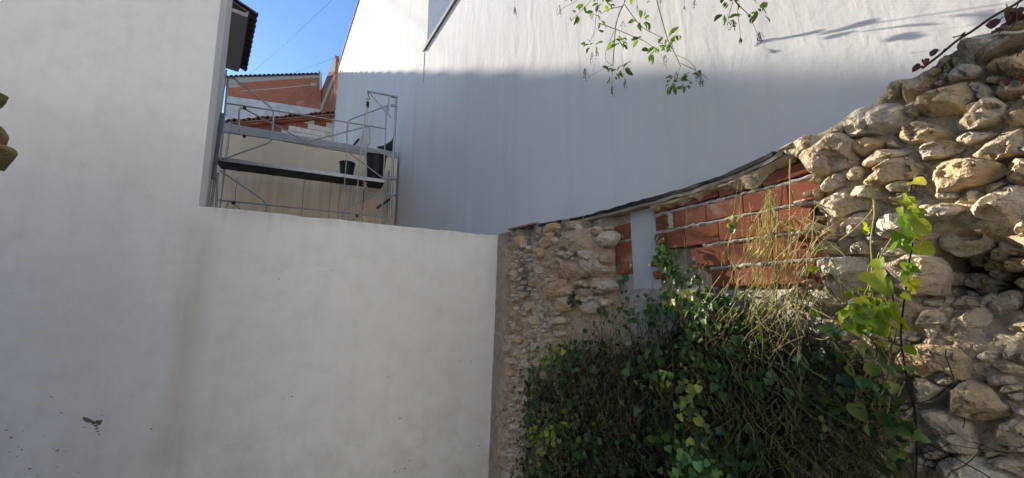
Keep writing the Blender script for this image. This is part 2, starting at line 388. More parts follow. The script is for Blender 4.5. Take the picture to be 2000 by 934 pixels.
M['leaf_v'] = mat_leaf('vine_foliage', None, True, .25)
M['leaf_t'] = mat_leaf('shrub_leaf', [(.05, .10, .03), (.09, .17, .03), (.06, .12, .035), (.17, .27, .04)], trans=.45)
M['leaf_r'] = mat_leaf('withered_leaf', [(.10, .03, .025), (.14, .05, .03), (.09, .05, .03)], trans=.3)
M['berry'] = mat_simple('dark_berry', (.03, .022, .03), .3, 40, .001, .5)

# ------------------------------------------------------------------ ground
g = mesh_obj('ground', [(-300, -300, GROUND), (300, -300, GROUND), (300, 600, GROUND), (-300, 600, GROUND)], [(0, 1, 2, 3)], M['ground'])
tag(g, kind='structure')

# ------------------------------------------------------------------ white garden wall (low) and tall house (left), one plane
K = on(388, 402, (C0, NW)); sK = float((K-C0)@WDIR); zK, zC = float(K[2]), float(C0[2])
def wavy_top(s0, z0, s1, z1, n, amp, seed):
    s = np.linspace(s0, s1, n); z = np.linspace(z0, z1, n)+amp*fbm(np.stack([s*6, s*0, s*0+seed], -1), 4, seed); return s, z
s_, z_ = wavy_top(sK, zK, .03, zC, 160, .014, 3)
gw = thing('garden_wall')
V, Fc = [], []
rows = [(0., GROUND, 0), (0., None, -.012), (-.012, None, 0), (-.10, None, .006), (-.16, None, -.008), (-.16, GROUND, 0)]
for n_, zz, dz in rows:
    for s, z in zip(s_, z_): V.append(WW(s, zz if zz is not None else z+dz, n_))
nn = len(s_)
for i in range(len(rows)-1):
    for j in range(nn-1): Fc.append((i*nn+j, i*nn+j+1, (i+1)*nn+j+1, (i+1)*nn+j))
for j in (0, nn-1): Fc.append(tuple(i*nn+j for i in range(len(rows))))
o = mesh_obj('rendered_masonry', V, Fc, M['yard'], gw, smooth=True, sharp=40); fix_normals(o)
adopt(gw, WW(-1.5, GROUND, -.08))
tag(gw, 'low white rendered garden wall in front of the scaffold', 'wall')

house = thing('tall_house')
kt = on(431, 0, (C0, NW)); sT = float((kt-C0)@WDIR); zT = float(kt[2])
ztop = 8.2; lean = (sT-sK)/(zT-zK)
sN = lambda z: sK+lean*(z-zK)
front = [WW(-9, GROUND, 0), WW(sK, GROUND, 0), WW(sK, zK, 0), WW(sN(ztop), ztop, 0), WW(-9, ztop+1.4, 0)]
prism_obj('front_wall', front, -NW*.22, M['yard'], house)
Fa = at_y(421, 280, 7.5)                                         # far end of the flank wall
Kf = WW(sN(3.5)-.02, 0, -.225); HD = np.array([Fa[0]-Kf[0], Fa[1]-Kf[1], 0]); HL = np.linalg.norm(HD); HD /= HL
HN = np.array([HD[1], -HD[0], 0])                                # flank normal, to the right
eZ = float(at_y(467, 130, 7.5)[2])
pp = lambda d, z, n=0.: Kf+HD*d+UP*(z-Kf[2])+HN*n
prism_obj('flank_wall', [pp(0, GROUND), pp(HL, GROUND), pp(HL, eZ-.1), pp(0, eZ-.1)], -HN*.3, M['house'], house)
bx = prism_obj('corner_trim', [pp(HL-.10, GROUND, .004), pp(HL-.012, GROUND, .004), pp(HL-.012, eZ-.12, .004), pp(HL-.10, eZ-.12, .004)], HN*.03, M['yellow'], house)
for zz0, zz1, dd, rr in ((3.9, 5.25, HL-.75, .035), (4.2, 5.45, HL-.28, .022)):
    tube('pipe', [pp(dd, zz0, .045), pp(dd, zz1, .045)], rr, M['pipe'], house)
d0 = HL-2.05
sof = [pp(d0, eZ, -.05), pp(HL+.08, eZ, -.05), pp(HL+.08, eZ, .23), pp(d0, eZ, .23)]
prism_obj('soffit', sof, UP*.07, M['soffit'], house)
prism_obj('fascia', [pp(d0, eZ+.072, .20), pp(HL+.08, eZ+.072, .20), pp(HL+.08, eZ+.072, .24), pp(d0, eZ+.072, .24)], UP*.05, M['soffit'], house)
rs = np.array([HN[0], HN[1], -.36]); rs /= np.linalg.norm(rs)       # roof falls to the right
ru = np.cross(HD, rs); ru = ru if ru[2] > 0 else -ru
rbase = pp(d0, eZ+.125, -.1)
prism_obj('roof', [pp(d0, eZ+.09, .25), pp(HL+.08, eZ+.09, .25), pp(HL+.08, eZ+.09, .25)-rs*3.2, pp(d0, eZ+.09, .25)-rs*3.2], ru*.03, M['tile_dark'], house)
tile_me = {}
def tile_mesh(key, L, r, mat, k=7, th=.014):
    V, Fc = [], []
    for i, (y, sc) in enumerate(((0, 1.), (L, .86))):
        for rr in (r, r-th):
            for j in range(k):
                a = math.pi*j/(k-1); V.append((math.cos(a)*rr*sc, y, math.sin(a)*rr*sc*.85))
    for j in range(k-1):
        Fc += [(j, j+1, 2*k+j+1, 2*k+j), (k+j+1, k+j, 3*k+j, 3*k+j+1), (j+1, j, k+j, k+j+1), (2*k+j, 2*k+j+1, 3*k+j+1, 3*k+j)]
    me = bpy.data.meshes.new('roof_tile'); me.from_pydata(V, [], Fc); me.materials.append(mat); me.update(); return me
def put(name, me, M4, parent):
    o = bpy.data.objects.new(name, me); COL.objects.link(o); o.parent = parent; o.matrix_world = M4; return o
def frame(x, y, z, p):
    m = Matrix.Identity(4)
    for i, v in enumerate((x, y, z, p)):
        for j in range(3): m[j][i] = float(v[j])
    return m
tm = tile_mesh('e', .42, .085, M['tile_dark'])
for i in range(12):
    for rr in range(3):
        p = pp(d0+.07+i*.19, eZ+.115, .36)-rs*(rr*.34)+ru*(.012*rr+random.uniform(0, .012))+HD*random.uniform(-.01, .01)
        put('roof_tile', tm, frame(HD, -rs, ru, p), house)
def chip(px, py, w, seed, parent, h=None):
    rgc = np.random.default_rng(seed); p = on(px, py, (C0+NW*.0015, NW)); s_, z_ = float((p-C0)@WDIR), float(p[2]); k = 9; a = np.linspace(0, 2*math.pi, k, endpoint=False); r = rgc.uniform(.4, 1.1, k)*w*.5*4.2/FPX
    mesh_obj('render_chip', [WW(s_+math.cos(q)*rr, z_+math.sin(q)*rr*(h or .6), .0015) for q, rr in zip(a, r)], [tuple(range(k))], M['chip'], parent)
CH = [(40, 635, 7), (70, 682, 8), (115, 740, 4), (135, 757, 6), (355, 762, 8), (380, 530, 6), (320, 430, 5), (935, 630, 7), (145, 640, 4), (278, 672, 3), (105, 800, 4), (85, 835, 3), (170, 868, 3), (355, 865, 4), (488, 900, 5), (95, 905, 4), (155, 908, 4), (330, 748, 4), (60, 770, 4), (400, 765, 3), (633, 545, 5), (520, 620, 5)]
for i, (x, y, w) in enumerate(CH): chip(x/3.176, 640+y/3.176, w*.55, i, house)
for i, (x, y, w) in enumerate([(166, 817, 5), (169, 819, 5), (173, 822, 6), (178, 824, 6), (183, 826, 6), (188, 826, 8), (192, 824, 8), (194, 828, 6), (187, 832, 4), (189, 837, 4), (191, 843, 3), (193, 849, 2.5)]): chip(x, y, w*1.15, 60+i, house, .8)
for i, (x, y, w) in enumerate([(545, 545, 3), (648, 528, 3), (800, 900, 5), (790, 915, 5), (822, 868, 3), (936, 871, 4), (770, 922, 4), (640, 880, 3), (700, 610, 2), (612, 780, 2)]): chip(x, y, w, 90+i, gw)
adopt(gw, WW(-1.5, GROUND, -.08)); adopt(house, WW(-5, GROUND, -.1))
tag(house, 'tall white house at the left with a dark tiled eave', 'house')

# ------------------------------------------------------------------ big house behind the rubble wall
wC = bw(829, 95)[0]; zR = float(np.mean([bw(829, 95)[1], bw(895, 0)[1]])); wF = bw(652, 230)[0]; zL = bw(700, 0)[1]
bh = thing('party_wall_house')
rv = [BW(-14, GROUND, 0), BW(wC, GROUND, 0), BW(wC, zR, 0), BW(-14, zR, 0)]
prism_obj('lower_volume', rv, -NB*7, M['house'], bh)
lv = [BW(wC+.004, GROUND, -.06), BW(wF, GROUND, -.06), BW(wF, zL, -.06), BW(wC+.004, zL, -.06)]
prism_obj('upper_volume', lv, -NB*7, M['house'], bh)
prism_obj('roof_edge', [BW(-14, zR+.004, .05), BW(wC-.02, zR+.004, .05), BW(wC-.02, zR+.004, -.30), BW(-14, zR+.004, -.30)], UP*.05, M['cement'], bh)
prism_obj('drip_edge', [BW(-14, zR-.045, .012), BW(wC-.01, zR-.045, .012), BW(wC-.01, zR-.045, .052), BW(-14, zR-.045, .052)], UP*.045, M['pipe'], bh)
prism_obj('parapet_edge', [BW(wC, zL+.004, .0), BW(wF, zL+.004, .0), BW(wF, zL+.004, -.3), BW(wC, zL+.004, -.3)], UP*.06, M['cement'], bh)
# crack and lime runs at the joint of both volumes
ck = [BW(wC-.03+.02*math.sin(k*2.1), zR-.05-k*.12, .003) for k in range(8)]
tube('crack', ck, .006, M['pipe'], bh, 4)
adopt(bh, BW(0, GROUND, -3))
tag(bh, 'large white house whose tall party wall rises behind the rubble wall', 'house')

# ------------------------------------------------------------------ far brick house
fb = thing('brick_house')
J = at_y(626, 215, 27.0); PG = (J, NW)
def G(px, py, n=0.): return on(px, py, (J+NW*n, NW))
def poly_uv(name, pts, mat, parent, thick=None):
    pts = [np.asarray(p) for p in pts]; o = prism_obj(name, pts, -NW*.25 if thick is None else thick, mat, parent)
    uvl = o.data.uv_layers.new(name='UVMap')
    nn = np.cross(pts[1]-pts[0], pts[2]-pts[0]); nn /= np.linalg.norm(nn); e = np.cross(UP, nn); e /= np.linalg.norm(e)
    for lp in o.data.loops:
        v = np.array(o.data.vertices[lp.vertex_index].co); uvl.data[lp.index].uv = (float(v@e), float(v[2]))
    return o
zG = J[2]
poly_uv('brick_gable', [G(441, 186), G(626, 213), G(627, 150), G(441, 156)], M['brickfar'], fb)
poly_uv('lower_wall', [G(441, 330), G(632, 330), G(626, 213.5), G(441, 186.5)], M['whitewash'], fb)
prism_obj('rake_band', [G(439, 164, .03), G(560, 155, .03), G(629, 151, .03), G(629, 146, .03), G(439, 152, .03)], -NW*.2, M['cement'], fb)
prism_obj('cement_patch', [G(443, 172, .01), G(470, 170, .01), G(462, 163, .01), G(443, 164, .01)], -NW*.05, M['cement'], fb)
prism_obj('cement_patch', [G(608, 168, .01), G(617, 168.5, .01), G(618, 162, .01), G(607, 162, .01)], -NW*.05, M['cement'], fb)
prism_obj('mortar_line', [G(470, 179, .012), G(545, 173, .012), G(612, 166, .012), G(612, 164.6, .012), G(545, 171.4, .012), G(470, 177.4, .012)], -NW*.05, M['mortar'], fb)
a, b = G(438, 150.5, .12), G(629, 144.5, .12); n = 22
prism_obj('roof', [a-UP*.02, b-UP*.02, b-UP*.02+SDIR*6, a-UP*.02+SDIR*6], UP*.03, M['tile_dark'], fb)
tmf = tile_mesh('f', .45, .15, M['tile_dark'], 5, .03); rx = (b-a)/np.linalg.norm(b-a); rz = np.cross(rx, SDIR)
for i in range(n):
    put('roof_tile', tmf, frame(rx, SDIR, rz if rz[2] > 0 else -rz, a+(b-a)*(i+.5)/n+UP*.02), fb)
tube('chimney_pipe', rounded([G(626, 176, .2), G(626, 141, .2), G(622, 139, .2)], .2), .07, M['whitewash'], fb)
poly_uv('back_part', [G(441, 330, -.3), G(441, 158, -.3), G(629, 150, -.3), G(629, 330, -.3)], M['whitewash'], fb, SDIR*6)
# flank between gable and big house, climbing towards us
E0 = BW(wF+.03, 0, -.05)
def FLp(px, py):
    P0 = np.array([J[0], J[1], 0]); d = np.array([E0[0]-P0[0], E0[1]-P0[1], 0]); d /= np.linalg.norm(d); N = np.array([d[1], -d[0], 0])
    if N[1] > 0: N = -N
    return on(px, py, (P0, N)), N
fN = FLp(640, 200)[1]
poly_uv('brick_flank', [FLp(x, y)[0] for x, y in ((627, 330), (652, 330), (652, 150), (655, 108), (627, 178))], M['brickside'], fb, -fN*.3)
prism_obj('cement_band', [FLp(x, y)[0]+fN*.03 for x, y in ((623, 219), (627, 219), (651, 160), (655, 148), (653, 146), (647, 158))], -fN*.04, M['mortar'], fb)
prism_obj('sunlit_patch', [FLp(x, y)[0]+fN*.02 for x, y in ((641, 142), (654, 140), (656, 112), (650, 122))], -fN*.03, M['whitewash'], fb)  # pale patch painted on for the sunlit top of the flank
adopt(fb, (J[0]-2, J[1], GROUND))
tag(fb, 'far red brick gable house under a thin tiled roof line', 'house')

# ------------------------------------------------------------------ lean-to with block wall and ragged tiled roof
lt = thing('lean_to'); PL = at_y(540, 240, 12.6)
def LT(px, py, n=0.): return on(px, py, (PL+NW*n, NW))
prism_obj('backing_wall', [LT(428, 330), LT(655, 330), LT(651, 226), LT(540, 235), LT(428, 245)], -NW*.2, M['mortar'], lt)
zb = [LT(640, y)[2] for y in (272, 261, 250, 239, 228)]
p640 = LT(648, 250); sR = float((p640-PL)@WDIR)
def top_at(s):                                                   # underside of the roof along the wall
    p = PL+WDIR*s; q0, q1 = LT(428, 245), LT(651, 228); s0 = (q0-PL)@WDIR; s1 = (q1-PL)@WDIR
    return q0[2]+(q1[2]-q0[2])*(s-s0)/(s1-s0)
bhgt = .2; z0 = LT(648, 290)[2]-.6
for r_ in range(14):
    for c_ in range(12):
        s1 = sR-c_*.40-(.2 if r_ % 2 else 0); s0 = s1-.388; zlo = z0+r_*bhgt; zhi = zlo+.19
        if zhi > top_at(s1)-.03: continue
        brickish = zhi > top_at(s0)-.24 and random.random() < .6
        box_obj('brick' if brickish else 'block', PL+WDIR*(s0+s1)/2+UP*((zlo+zhi)/2-PL[2])+NW*(.012+random.uniform(0, .012)), WDIR, NW, UP, (s1-s0)/2, .02, (zhi-zlo)/2, M['brick'] if brickish else M['block'], lt, .004)
a, b = LT(424, 241, .25), LT(653, 222, .25); n = 26; rx = (b-a)/np.linalg.norm(b-a); back = SDIR+UP*.12; back /= np.linalg.norm(back)
prism_obj('roof', [a-UP*.05, b-UP*.05, b-UP*.05+back*3, a-UP*.05+back*3], UP*.05, M['tile'], lt)
tml = tile_mesh('l', .45, .105, M['tile'], 6, .02); rz = np.cross(rx, back); rz = rz if rz[2] > 0 else -rz
for i in range(n):
    q = a+(b-a)*(i+.5)/n
    put('roof_tile', tml, frame(rx, back, rz, q+rz*random.uniform(-.02, .03)-back*random.uniform(0, .06)), lt)
for i in range(14):                                              # second ragged course of flat bricks under the tiles
    q = a+(b-a)*(.12+.86*i/14)-UP*.10
    box_obj('brick', q+SDIR*.14+UP*random.uniform(-.012, .012), rx, SDIR, rz, .16*random.uniform(.7, 1.05), .12, .025, M['brick'], lt, .004)
adopt(lt, (PL[0], PL[1], GROUND))
tag(lt, 'lean-to of pale blocks with a ragged terracotta tile edge', 'outbuilding')

# ------------------------------------------------------------------ cream terrace wall behind the scaffold
PS = at_y(420, 310, 7.5)
PK = PS+SDIR*1.1
def BK(px, py, n=0.): return on(px, py, (PK+NW*n, NW))
tw = thing('terrace_wall')
q0, q1 = BK(400, 230), BK(777, 301); zt = (BK(430, 235)[2]+BK(770, 300)[2])/2
sB = lambda px, py: float((BK(px, py)-PK)@WDIR)
s0, s1 = sB(395, 240), sB(776, 301)
def BKW(s, z, n): return np.array([PK[0], PK[1], 0])+WDIR*s+NW*n+UP*z
prism_obj('masonry', [BKW(s0, GROUND, 0), BKW(s1, GROUND, 0), BKW(s1, zt-.16, 0), BKW(s0, zt-.16, 0)], -NW*.22, M['cream'], tw)
ss = np.linspace(s0, s1, 60); lowz = zt-.20+.035*fbm(np.stack([ss*2.2, ss*0, ss*0], -1), 4, 5)-.05*(ss-s0)/(s1-s0)
V, Fc = [], []
for s, lz in zip(ss, lowz):
    jt = .008*vnoise(np.array([[s*9, 0, 3]]))[0]
    V += [BKW(s, lz, .001), BKW(s, lz+.01, .028), BKW(s, zt-.05, .03+jt), BKW(s, zt, .0), BKW(s, zt+.015+jt, -.10), BKW(s, zt-.03, -.25)]
for i in range(59):
    for j in range(5): Fc.append((i*6+j, (i+1)*6+j, (i+1)*6+j+1, i*6+j+1))
o = mesh_obj('cement_coping', V, Fc, M['cement'], tw, smooth=True, sharp=45); fix_normals(o)
sj = sB(735, 400)
prism_obj('end_pier', [BKW(sj, GROUND, .003), BKW(s1, GROUND, .003), BKW(s1, zt-.21, .003), BKW(sj, zt-.21, .003)], NW*.05, M['cream'], tw)
for px in (460, 592, 645, 663, 684):                             # damp cracks
    sx = sB(px, 380); z1 = BK(px, 345)[2]; z0_ = BK(px, 470)[2]
    tube('crack', [BKW(sx+.006*math.sin(k*1.7+px), z1+(z0_-z1)*k/9, .002) for k in range(10)], .0045, M['stem'], tw, 4)
adopt(tw, BKW(1.5, GROUND, -.1))
tag(tw, 'cream rendered terrace wall with rough grey cement coping behind the scaffold', 'wall')
# loose dark sheets lying on the coping
sh = thing('roofing_scrap')
prism_obj('sheet', [BK(734, 287, -.1), BK(758, 291, -.1), BK(772, 290, -.1), BK(771, 262, -.1), BK(764, 275, -.1), BK(750, 284, -.1)], -NW*.02+UP*.0, M['bitumen'], sh)
prism_obj('sheet', [BK(738, 289, -.14), BK(770, 296, -.14), BK(770, 286, -.14), BK(752, 283, -.14)], -NW*.05, M['black'], sh)
adopt(sh, BK(755, 295, -.12)); tag(sh, 'crumpled black roofing felt scrap on the terrace wall coping', 'roofing scrap')
o = prism_obj('wood_offcut', [BK(689, 283, -.06), BK(693, 284, -.06), BK(703, 272, -.06), BK(699, 270.5, -.06)], -NW*.05, M['black'])
tag(o, 'short dark offcut leaning on the terrace wall coping', 'offcut')

# ------------------------------------------------------------------ scaffold
scf = thing('scaffold')
def SC(px, py, n=0.): return on(px, py, (PS+NW*n, NW))
def rail(name, pts, r=.017, n=0., mat='galv', rnd=.12): return tube(name, rounded([SC(x, y, n) for x, y in pts], rnd), r, M[mat], scf, 8)
zD = float((SC(420, 311)[2]+SC(753, 349)[2])/2); sd0 = float((SC(418, 310)-PS)@WDIR); sd1 = float((SC(752, 348)-PS)@WDIR)
def SCW(s, z, n): return np.array([PS[0], PS[1], 0])+WDIR*s+NW*n+UP*z
prism_obj('deck', [SCW(sd0, zD-.05, -.02), SCW(sd1, zD-.05, -.02), SCW(sd1, zD-.05, -.66), SCW(sd0, zD-.05, -.66)], UP*.05, M['deckdark'], scf)
prism_obj('deck_edge', [SCW(sd0, zD-.065, 0), SCW(sd1, zD-.065, 0), SCW(sd1, zD+.02, 0), SCW(sd0, zD+.02, 0)], -NW*.018, M['galv'], scf, .003)
for k in range(5): prism_obj('deck_rib', [SCW(sd0+.3+k*.68, zD-.07, -.06), SCW(sd0+.36+k*.68, zD-.07, -.06), SCW(sd0+.36+k*.68, zD-.07, -.62), SCW(sd0+.3+k*.68, zD-.07, -.62)], UP*.018, M['deckdark'], scf)
rail('guard_rail', [(443, 202), (600, 226), (755, 252)]); rail('guard_rail', [(436, 258), (600, 281), (752, 301)])
rail('guard_frame', [(455, 152), (534, 214), (532, 277), (430, 313)]); rail('brace', [(467, 257), (467, 213), (474, 211), (600, 278)])
rail('brace', [(601, 277), (718, 247), (722, 253), (722, 281), (716, 287)]); rail('guard_frame', [(758, 206), (678, 236), (677, 295), (749, 349)])
rail('post', [(446, 149), (430, 314)], .02); rail('post', [(755, 206), (749, 349)], .017)
rail('guard_frame', [(429, 333), (520, 395), (519, 440)]); rail('guard_rail', [(424, 391), (600, 408), (750, 424)])
rail('post', [(425, 338), (420, 460)], .02); rail('guard_frame', [(749, 373), (669, 411), (668, 450)]); rail('post', [(748, 373), (745, 450)], .015)
rail('brace', [(440, 412), (445, 396), (452, 395), (470, 408)], .014); rail('brace', [(688, 430), (706, 420), (710, 440)], .014)
rail('cross_tube', [(416, 340), (428, 338)], .02); rail('cross_tube', [(436, 150), (456, 153)], .02)
for x, y in ((478, 211), (477, 266), (456, 396), (697, 421)): tube('coupler', [SC(x-3, y, .02), SC(x+3, y+.6, .02)], .035, M['chain'], scf, 8)
pole_s = float((SC(766, 330)-PS)@WDIR)+.02
ztp = float(SC(769, 184)[2])
tube('pole', [SCW(pole_s, GROUND, -.05), SCW(pole_s, ztp, -.05)], .030, M['galv'], scf, 12)
tube('pole', [SCW(pole_s, GROUND, -.70), SCW(pole_s, zD+.5, -.70)], .026, M['galv'], scf, 12)
tube('pole', [SCW(sd0+.05, GROUND, -.70), SCW(sd0+.05, zD+1.1, -.70)], .026, M['galv'], scf, 12)
tube('pole', [SCW(sd0+.05, GROUND, -.03), SCW(sd0+.05, SC(424, 345)[2], -.03)], .026, M['galv'], scf, 12)
rail('davit_arm', [(717, 178.5), (774, 189)], .026); rail('davit_brace', [(722, 182), (764, 230)], .022); rail('davit_post', [(760, 190), (757, 222)], .02)
for x, y in ((770, 189), (769, 206), (768, 349), (767, 380)): tube('coupler', [SC(x-6, y, -.03), SC(x+6, y+1, -.03)], .034, M['galv'], scf, 8)
rail('bracket', [(745, 348), (768, 350)], .022); rail('bracket', [(748, 381), (768, 383)], .016)
tube('brace', [SC(736, 407, -.5), SC(763, 388, -.5)], .03, M['tile_dark'], scf, 8)
adopt(scf, SCW(1.7, GROUND, -.3)); tag(scf, 'galvanised tube scaffold with a dark deck and a hoist arm', 'scaffold')

def bucket(name, px, pytop, pybot, wpx, label):
    p = SC(px, pybot, -.28); pt = SC(px, pytop, -.28); h = float(pt[2])-zD-.004; r = wpx/2/FPX*float(np.linalg.norm(p-O3))*.93
    b_ = thing(name, (p[0], p[1], zD+.004)); base = np.array([p[0], p[1], zD+.004])
    lathe('body', [(.001, .004), (r*.74, .004), (r*.76, .0), (r*.98, h-.03), (r*.93, h-.03), (r*.72, .02), (.001, .02)], base, UP, M['black'], b_)
    tr = [base+np.array([math.cos(a)*r*.99, math.sin(a)*r*.99, h-.016]) for a in np.linspace(0, 2*math.pi, 25)]
    tube('rim', tr, .014, M['black'], b_, 6, False)
    hd_ = [base+WDIR*math.cos(a)*r*1.0+NW*(.62*r*math.sin(a))+UP*(h-.03-.25*r*math.sin(a)) for a in np.linspace(0, math.pi, 13)]
    tube('handle', hd_, .006, M['galv'], b_, 5)
    for ch in b_.children: ch.matrix_parent_inverse = Matrix.Translation([-float(c) for c in base])
    tag(b_, label, 'bucket', 'buckets on the scaffold deck')
bucket('bucket', 677, 318, 340, 28, 'small black bucket on the middle of the scaffold deck')
bucket('bucket', 733, 303, 346, 38, 'large black bucket at the right end of the scaffold deck')
hs = thing('hoist_rope')
def hsr(name, pts, r, mat, n=.04, rnd=.1): return tube(name, rounded([SC(x, y, n) for x, y in pts], rnd), r, M[mat], hs, 7)
hsr('hook', [(719, 181), (719, 187), (722, 190), (721, 195), (717, 196), (716, 192)], .010, 'chain', .0, .03)
pc = SC(718, 205, .0)
box_obj('pulley', pc, WDIR, NW, UP, .035, .03, .085, M['black'], hs, .012)
hsr('rope', [(716, 208), (705, 290), (694, 410), (692, 470)], .013, 'rope'); hsr('rope', [(718.5, 210), (715, 290), (711, 357)], .012, 'rope')
for k in range(6): tube('knot', [SC(710+2.2*math.sin(k*2.4), 356+k*2.4, .05), SC(715+2*math.cos(k*1.9), 358+k*2.2, .07)], .022, M['rope' if k % 2 else 'redpl'], hs, 7)
for k in range(11): tube('chain_link', [SC(711-.3*k+(.8 if k % 2 else -.8), 371+k*3.6, .05), SC(711-.3*k-(.8 if k % 2 else -.8), 374.5+k*3.6, .05)], .012 if k < 7 else .007, M['chain'], hs, 6)
adopt(hs, SC(718, 196)); tag(hs, 'pale hoist rope with pulley and chain hanging from the scaffold arm', 'rope')
lr = tube('loose_rope', rounded([SC(681, 236, .05), SC(679, 260, .05), SC(676, 320, .05), SC(673, 360, .05), SC(671, 440, .05)], .1), .009, M['rope'])
tag(lr, 'thin pale rope hanging over the scaffold guard rail beside the small bucket', 'rope')

# ------------------------------------------------------------------ overhead cables
for (x0, y0, x1, y1, lab) in ((690, -40, 430, 192, 'upper overhead cable crossing the blue sky'), (700, 92, 520, 153, 'lower overhead cable above the brick gable')):
    a, b = at_y(x0, y0, 19.0), at_y(x1, y1, 30.0 if y1 > 160 else 31.); pts = [a+(b-a)*k/16-UP*1.2*(k/16)*(1-k/16) for k in range(17)]
    tag(tube('overhead_cable', pts, .007, M['pipe'], None, 5), lab, 'cable')

# ------------------------------------------------------------------ rubble wall
TOP = [(975, 460), (985, 456), (1040, 443), (1150, 421), (1250, 396), (1350, 366), (1440, 333), (1510, 301), (1535, 285), (1600, 252), (1660, 222), (1700, 197),
       (1740, 167), (1790, 137), (1850, 106), (1900, 76), (1960, 42), (2000, 22)]
_tt = [tz(*p) for p in TOP]; TT = np.array([a for a, b in _tt]+[5.4]); TZ = np.array([b for a, b in _tt]+[2.62])
def ztop_at(t): return np.interp(t, TT, TZ)
def proj_np(P):
    q = P-O3; c, s = math.cos(PITCH), math.sin(PITCH); d = q[..., 1]*c+q[..., 2]*s; u = -q[..., 1]*s+q[..., 2]*c
    return 1000+FPX*q[..., 0]/d, 467-FPX*u/d
def sst(a, b, x): x = np.clip((x-a)/(b-a), 0, 1); return x*x*(3-2*x)
def batter(t, z): return .10*np.clip((2.35-z)/2.6, 0, 1.2)*np.exp(-np.clip(t, 0, 9)/1.6)
tBL, tBR = tz(1183, 480)[0], tz(1600, 450)[0]; zBB = tz(1505, 566)[1]
tP0, tP1 = tz(1222, 480)[0], tz(1272, 480)[0]
wall = thing('rubble_wall')
nt, nz = 430, 250
tg = np.linspace(0, 5.3, nt)[:, None]*np.ones((1, nz)); vv = np.linspace(0, 1, nz)[None, :]
zg = GROUND+(ztop_at(tg)-GROUND)*vv
P3 = np.stack([tg, zg, tg*0], -1)
PX, PY = proj_np(np.array([C0[0], C0[1], 0])-SDIR*tg[..., None]+UP*zg[..., None])
j1 = fbm(P3*3.1, 4, 11)
rub = 1-sst(1175, 1200, PX+14*j1); rub = np.where(PY > 560, 1-sst(1080, 1120, PX+20*j1), rub)
strip = 1-sst(984, 996, PX+9*j1-(PY-460)*.0)
brk = sst(tBL-.03, tBL+.02, tg)*(1-sst(tBR-.03, tBR+.05, tg+.04*j1))*sst(zBB-.03, zBB+.02, zg+.02*j1)
grey = (1-sst(1600, 1640, PX))*sst(1200, 1240, PX)*sst(555, 575, PY)*(1-sst(650, 690, PY))
fr = fbm(P3*9.0, 5, 21); rid = fbm(P3*6.0, 5, 31, True); fin = fbm(P3*34, 4, 41)
n_ = -.036+.032*fr+.020*fin
rubn = -.016+.060*rid+.042*fr+.028*fin
mid = sst(1085, 1120, PX)*(1-sst(600, 640, PY)); rubn = rubn+mid*.04*(fbm(P3*np.array([3.4, 9, 1]), 4, 51))
n_ = n_*(1-rub)+rubn*rub
n_ = n_*(1-strip)+(.035+.006*fr+.004*fin)*strip
n_ = n_*(1-brk)+(-.085+.006*fin)*brk
n_ = n_*(1-grey)+(-.035+.012*fr+.005*fin)*grey
cx, cz = tz(1885, 535); n_ = n_-.30*np.exp(-(((tg-cx)/.12)**2+((zg-cz)/.13)**2)**1.5)
cvm = np.exp(-(((tg-cx)/.15)**2+((zg-cz)/.17)**2)**2); n_ = n_+cvm*(.05*rid+.05*fr+.02*fin)
n_ = n_+batter(tg, zg)
corner = np.clip((.05-tg)/.05, 0, 1); n_ = n_-.02*corner
W3 = np.array([C0[0], C0[1], 0])-SDIR*tg[..., None]+NS*n_[..., None]+UP*zg[..., None]
def cmix(c, col, m): return c*(1-m[..., None])+np.array(col)*m[..., None]
colr = np.ones((nt, nz, 3))*np.array((.60, .51, .39))
colr = cmix(colr, (.60, .48, .36), rub)
och = np.exp(-(((PX-1125)/42)**2+((PY-520)/75)**2)**2)*np.clip(.75+.6*fbm(P3*5, 3, 61), 0, 1); colr = cmix(colr, (.52, .33, .14), och)
pk = np.exp(-(((PX-1010)/25)**2+((PY-590)/60)**2))*.5; colr = cmix(colr, (.45, .27, .18), pk)
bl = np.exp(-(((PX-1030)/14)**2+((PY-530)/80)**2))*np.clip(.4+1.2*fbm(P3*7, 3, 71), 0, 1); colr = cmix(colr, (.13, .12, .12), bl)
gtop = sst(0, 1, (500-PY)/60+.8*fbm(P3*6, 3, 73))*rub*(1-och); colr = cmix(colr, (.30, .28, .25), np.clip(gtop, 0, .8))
colr = cmix(colr, (.44, .38, .32), strip); colr = cmix(colr, (.52, .48, .42), brk); colr = cmix(colr, (.50, .49, .47), grey)
wp = sst(.05, .25, fbm(P3*2.4, 4, 81)+.35-((PX-1022)/26)**2-((PY-860)/70)**2); colr = cmix(colr, (.62, .61, .60), np.clip(wp, 0, 1))
idx = np.arange(nt*nz).reshape(nt, nz)
Q = np.stack([idx[:-1, :-1], idx[1:, :-1], idx[1:, 1:], idx[:-1, 1:]], -1).reshape(-1, 4)[:, ::-1]
# top skirt back to the body
sk0 = len(W3.reshape(-1, 3)); skirt = W3[:, -1]*0+np.array([C0[0], C0[1], 0])-SDIR*tg[:, -1:]+NS*(-.345)+UP*(zg[:, -1:]-.01)
Vc = np.concatenate([W3.reshape(-1, 3), skirt]); Cc = np.concatenate([colr.reshape(-1, 3), colr[:, -1]])
si = np.arange(nt)+sk0
Qs = np.stack([idx[:-1, -1], idx[1:, -1], si[1:], si[:-1]], -1)[:, ::-1]
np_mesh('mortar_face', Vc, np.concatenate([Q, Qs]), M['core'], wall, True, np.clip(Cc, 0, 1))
bp = [SW(.0, GROUND, -.35), SW(5.3, GROUND, -.35)]+[SW(t, ztop_at(t)-.02, -.35) for t in np.linspace(5.3, 0., 40)]
prism_obj('wall_body', bp, -NS*.02, M['mortar_ochre'], wall)

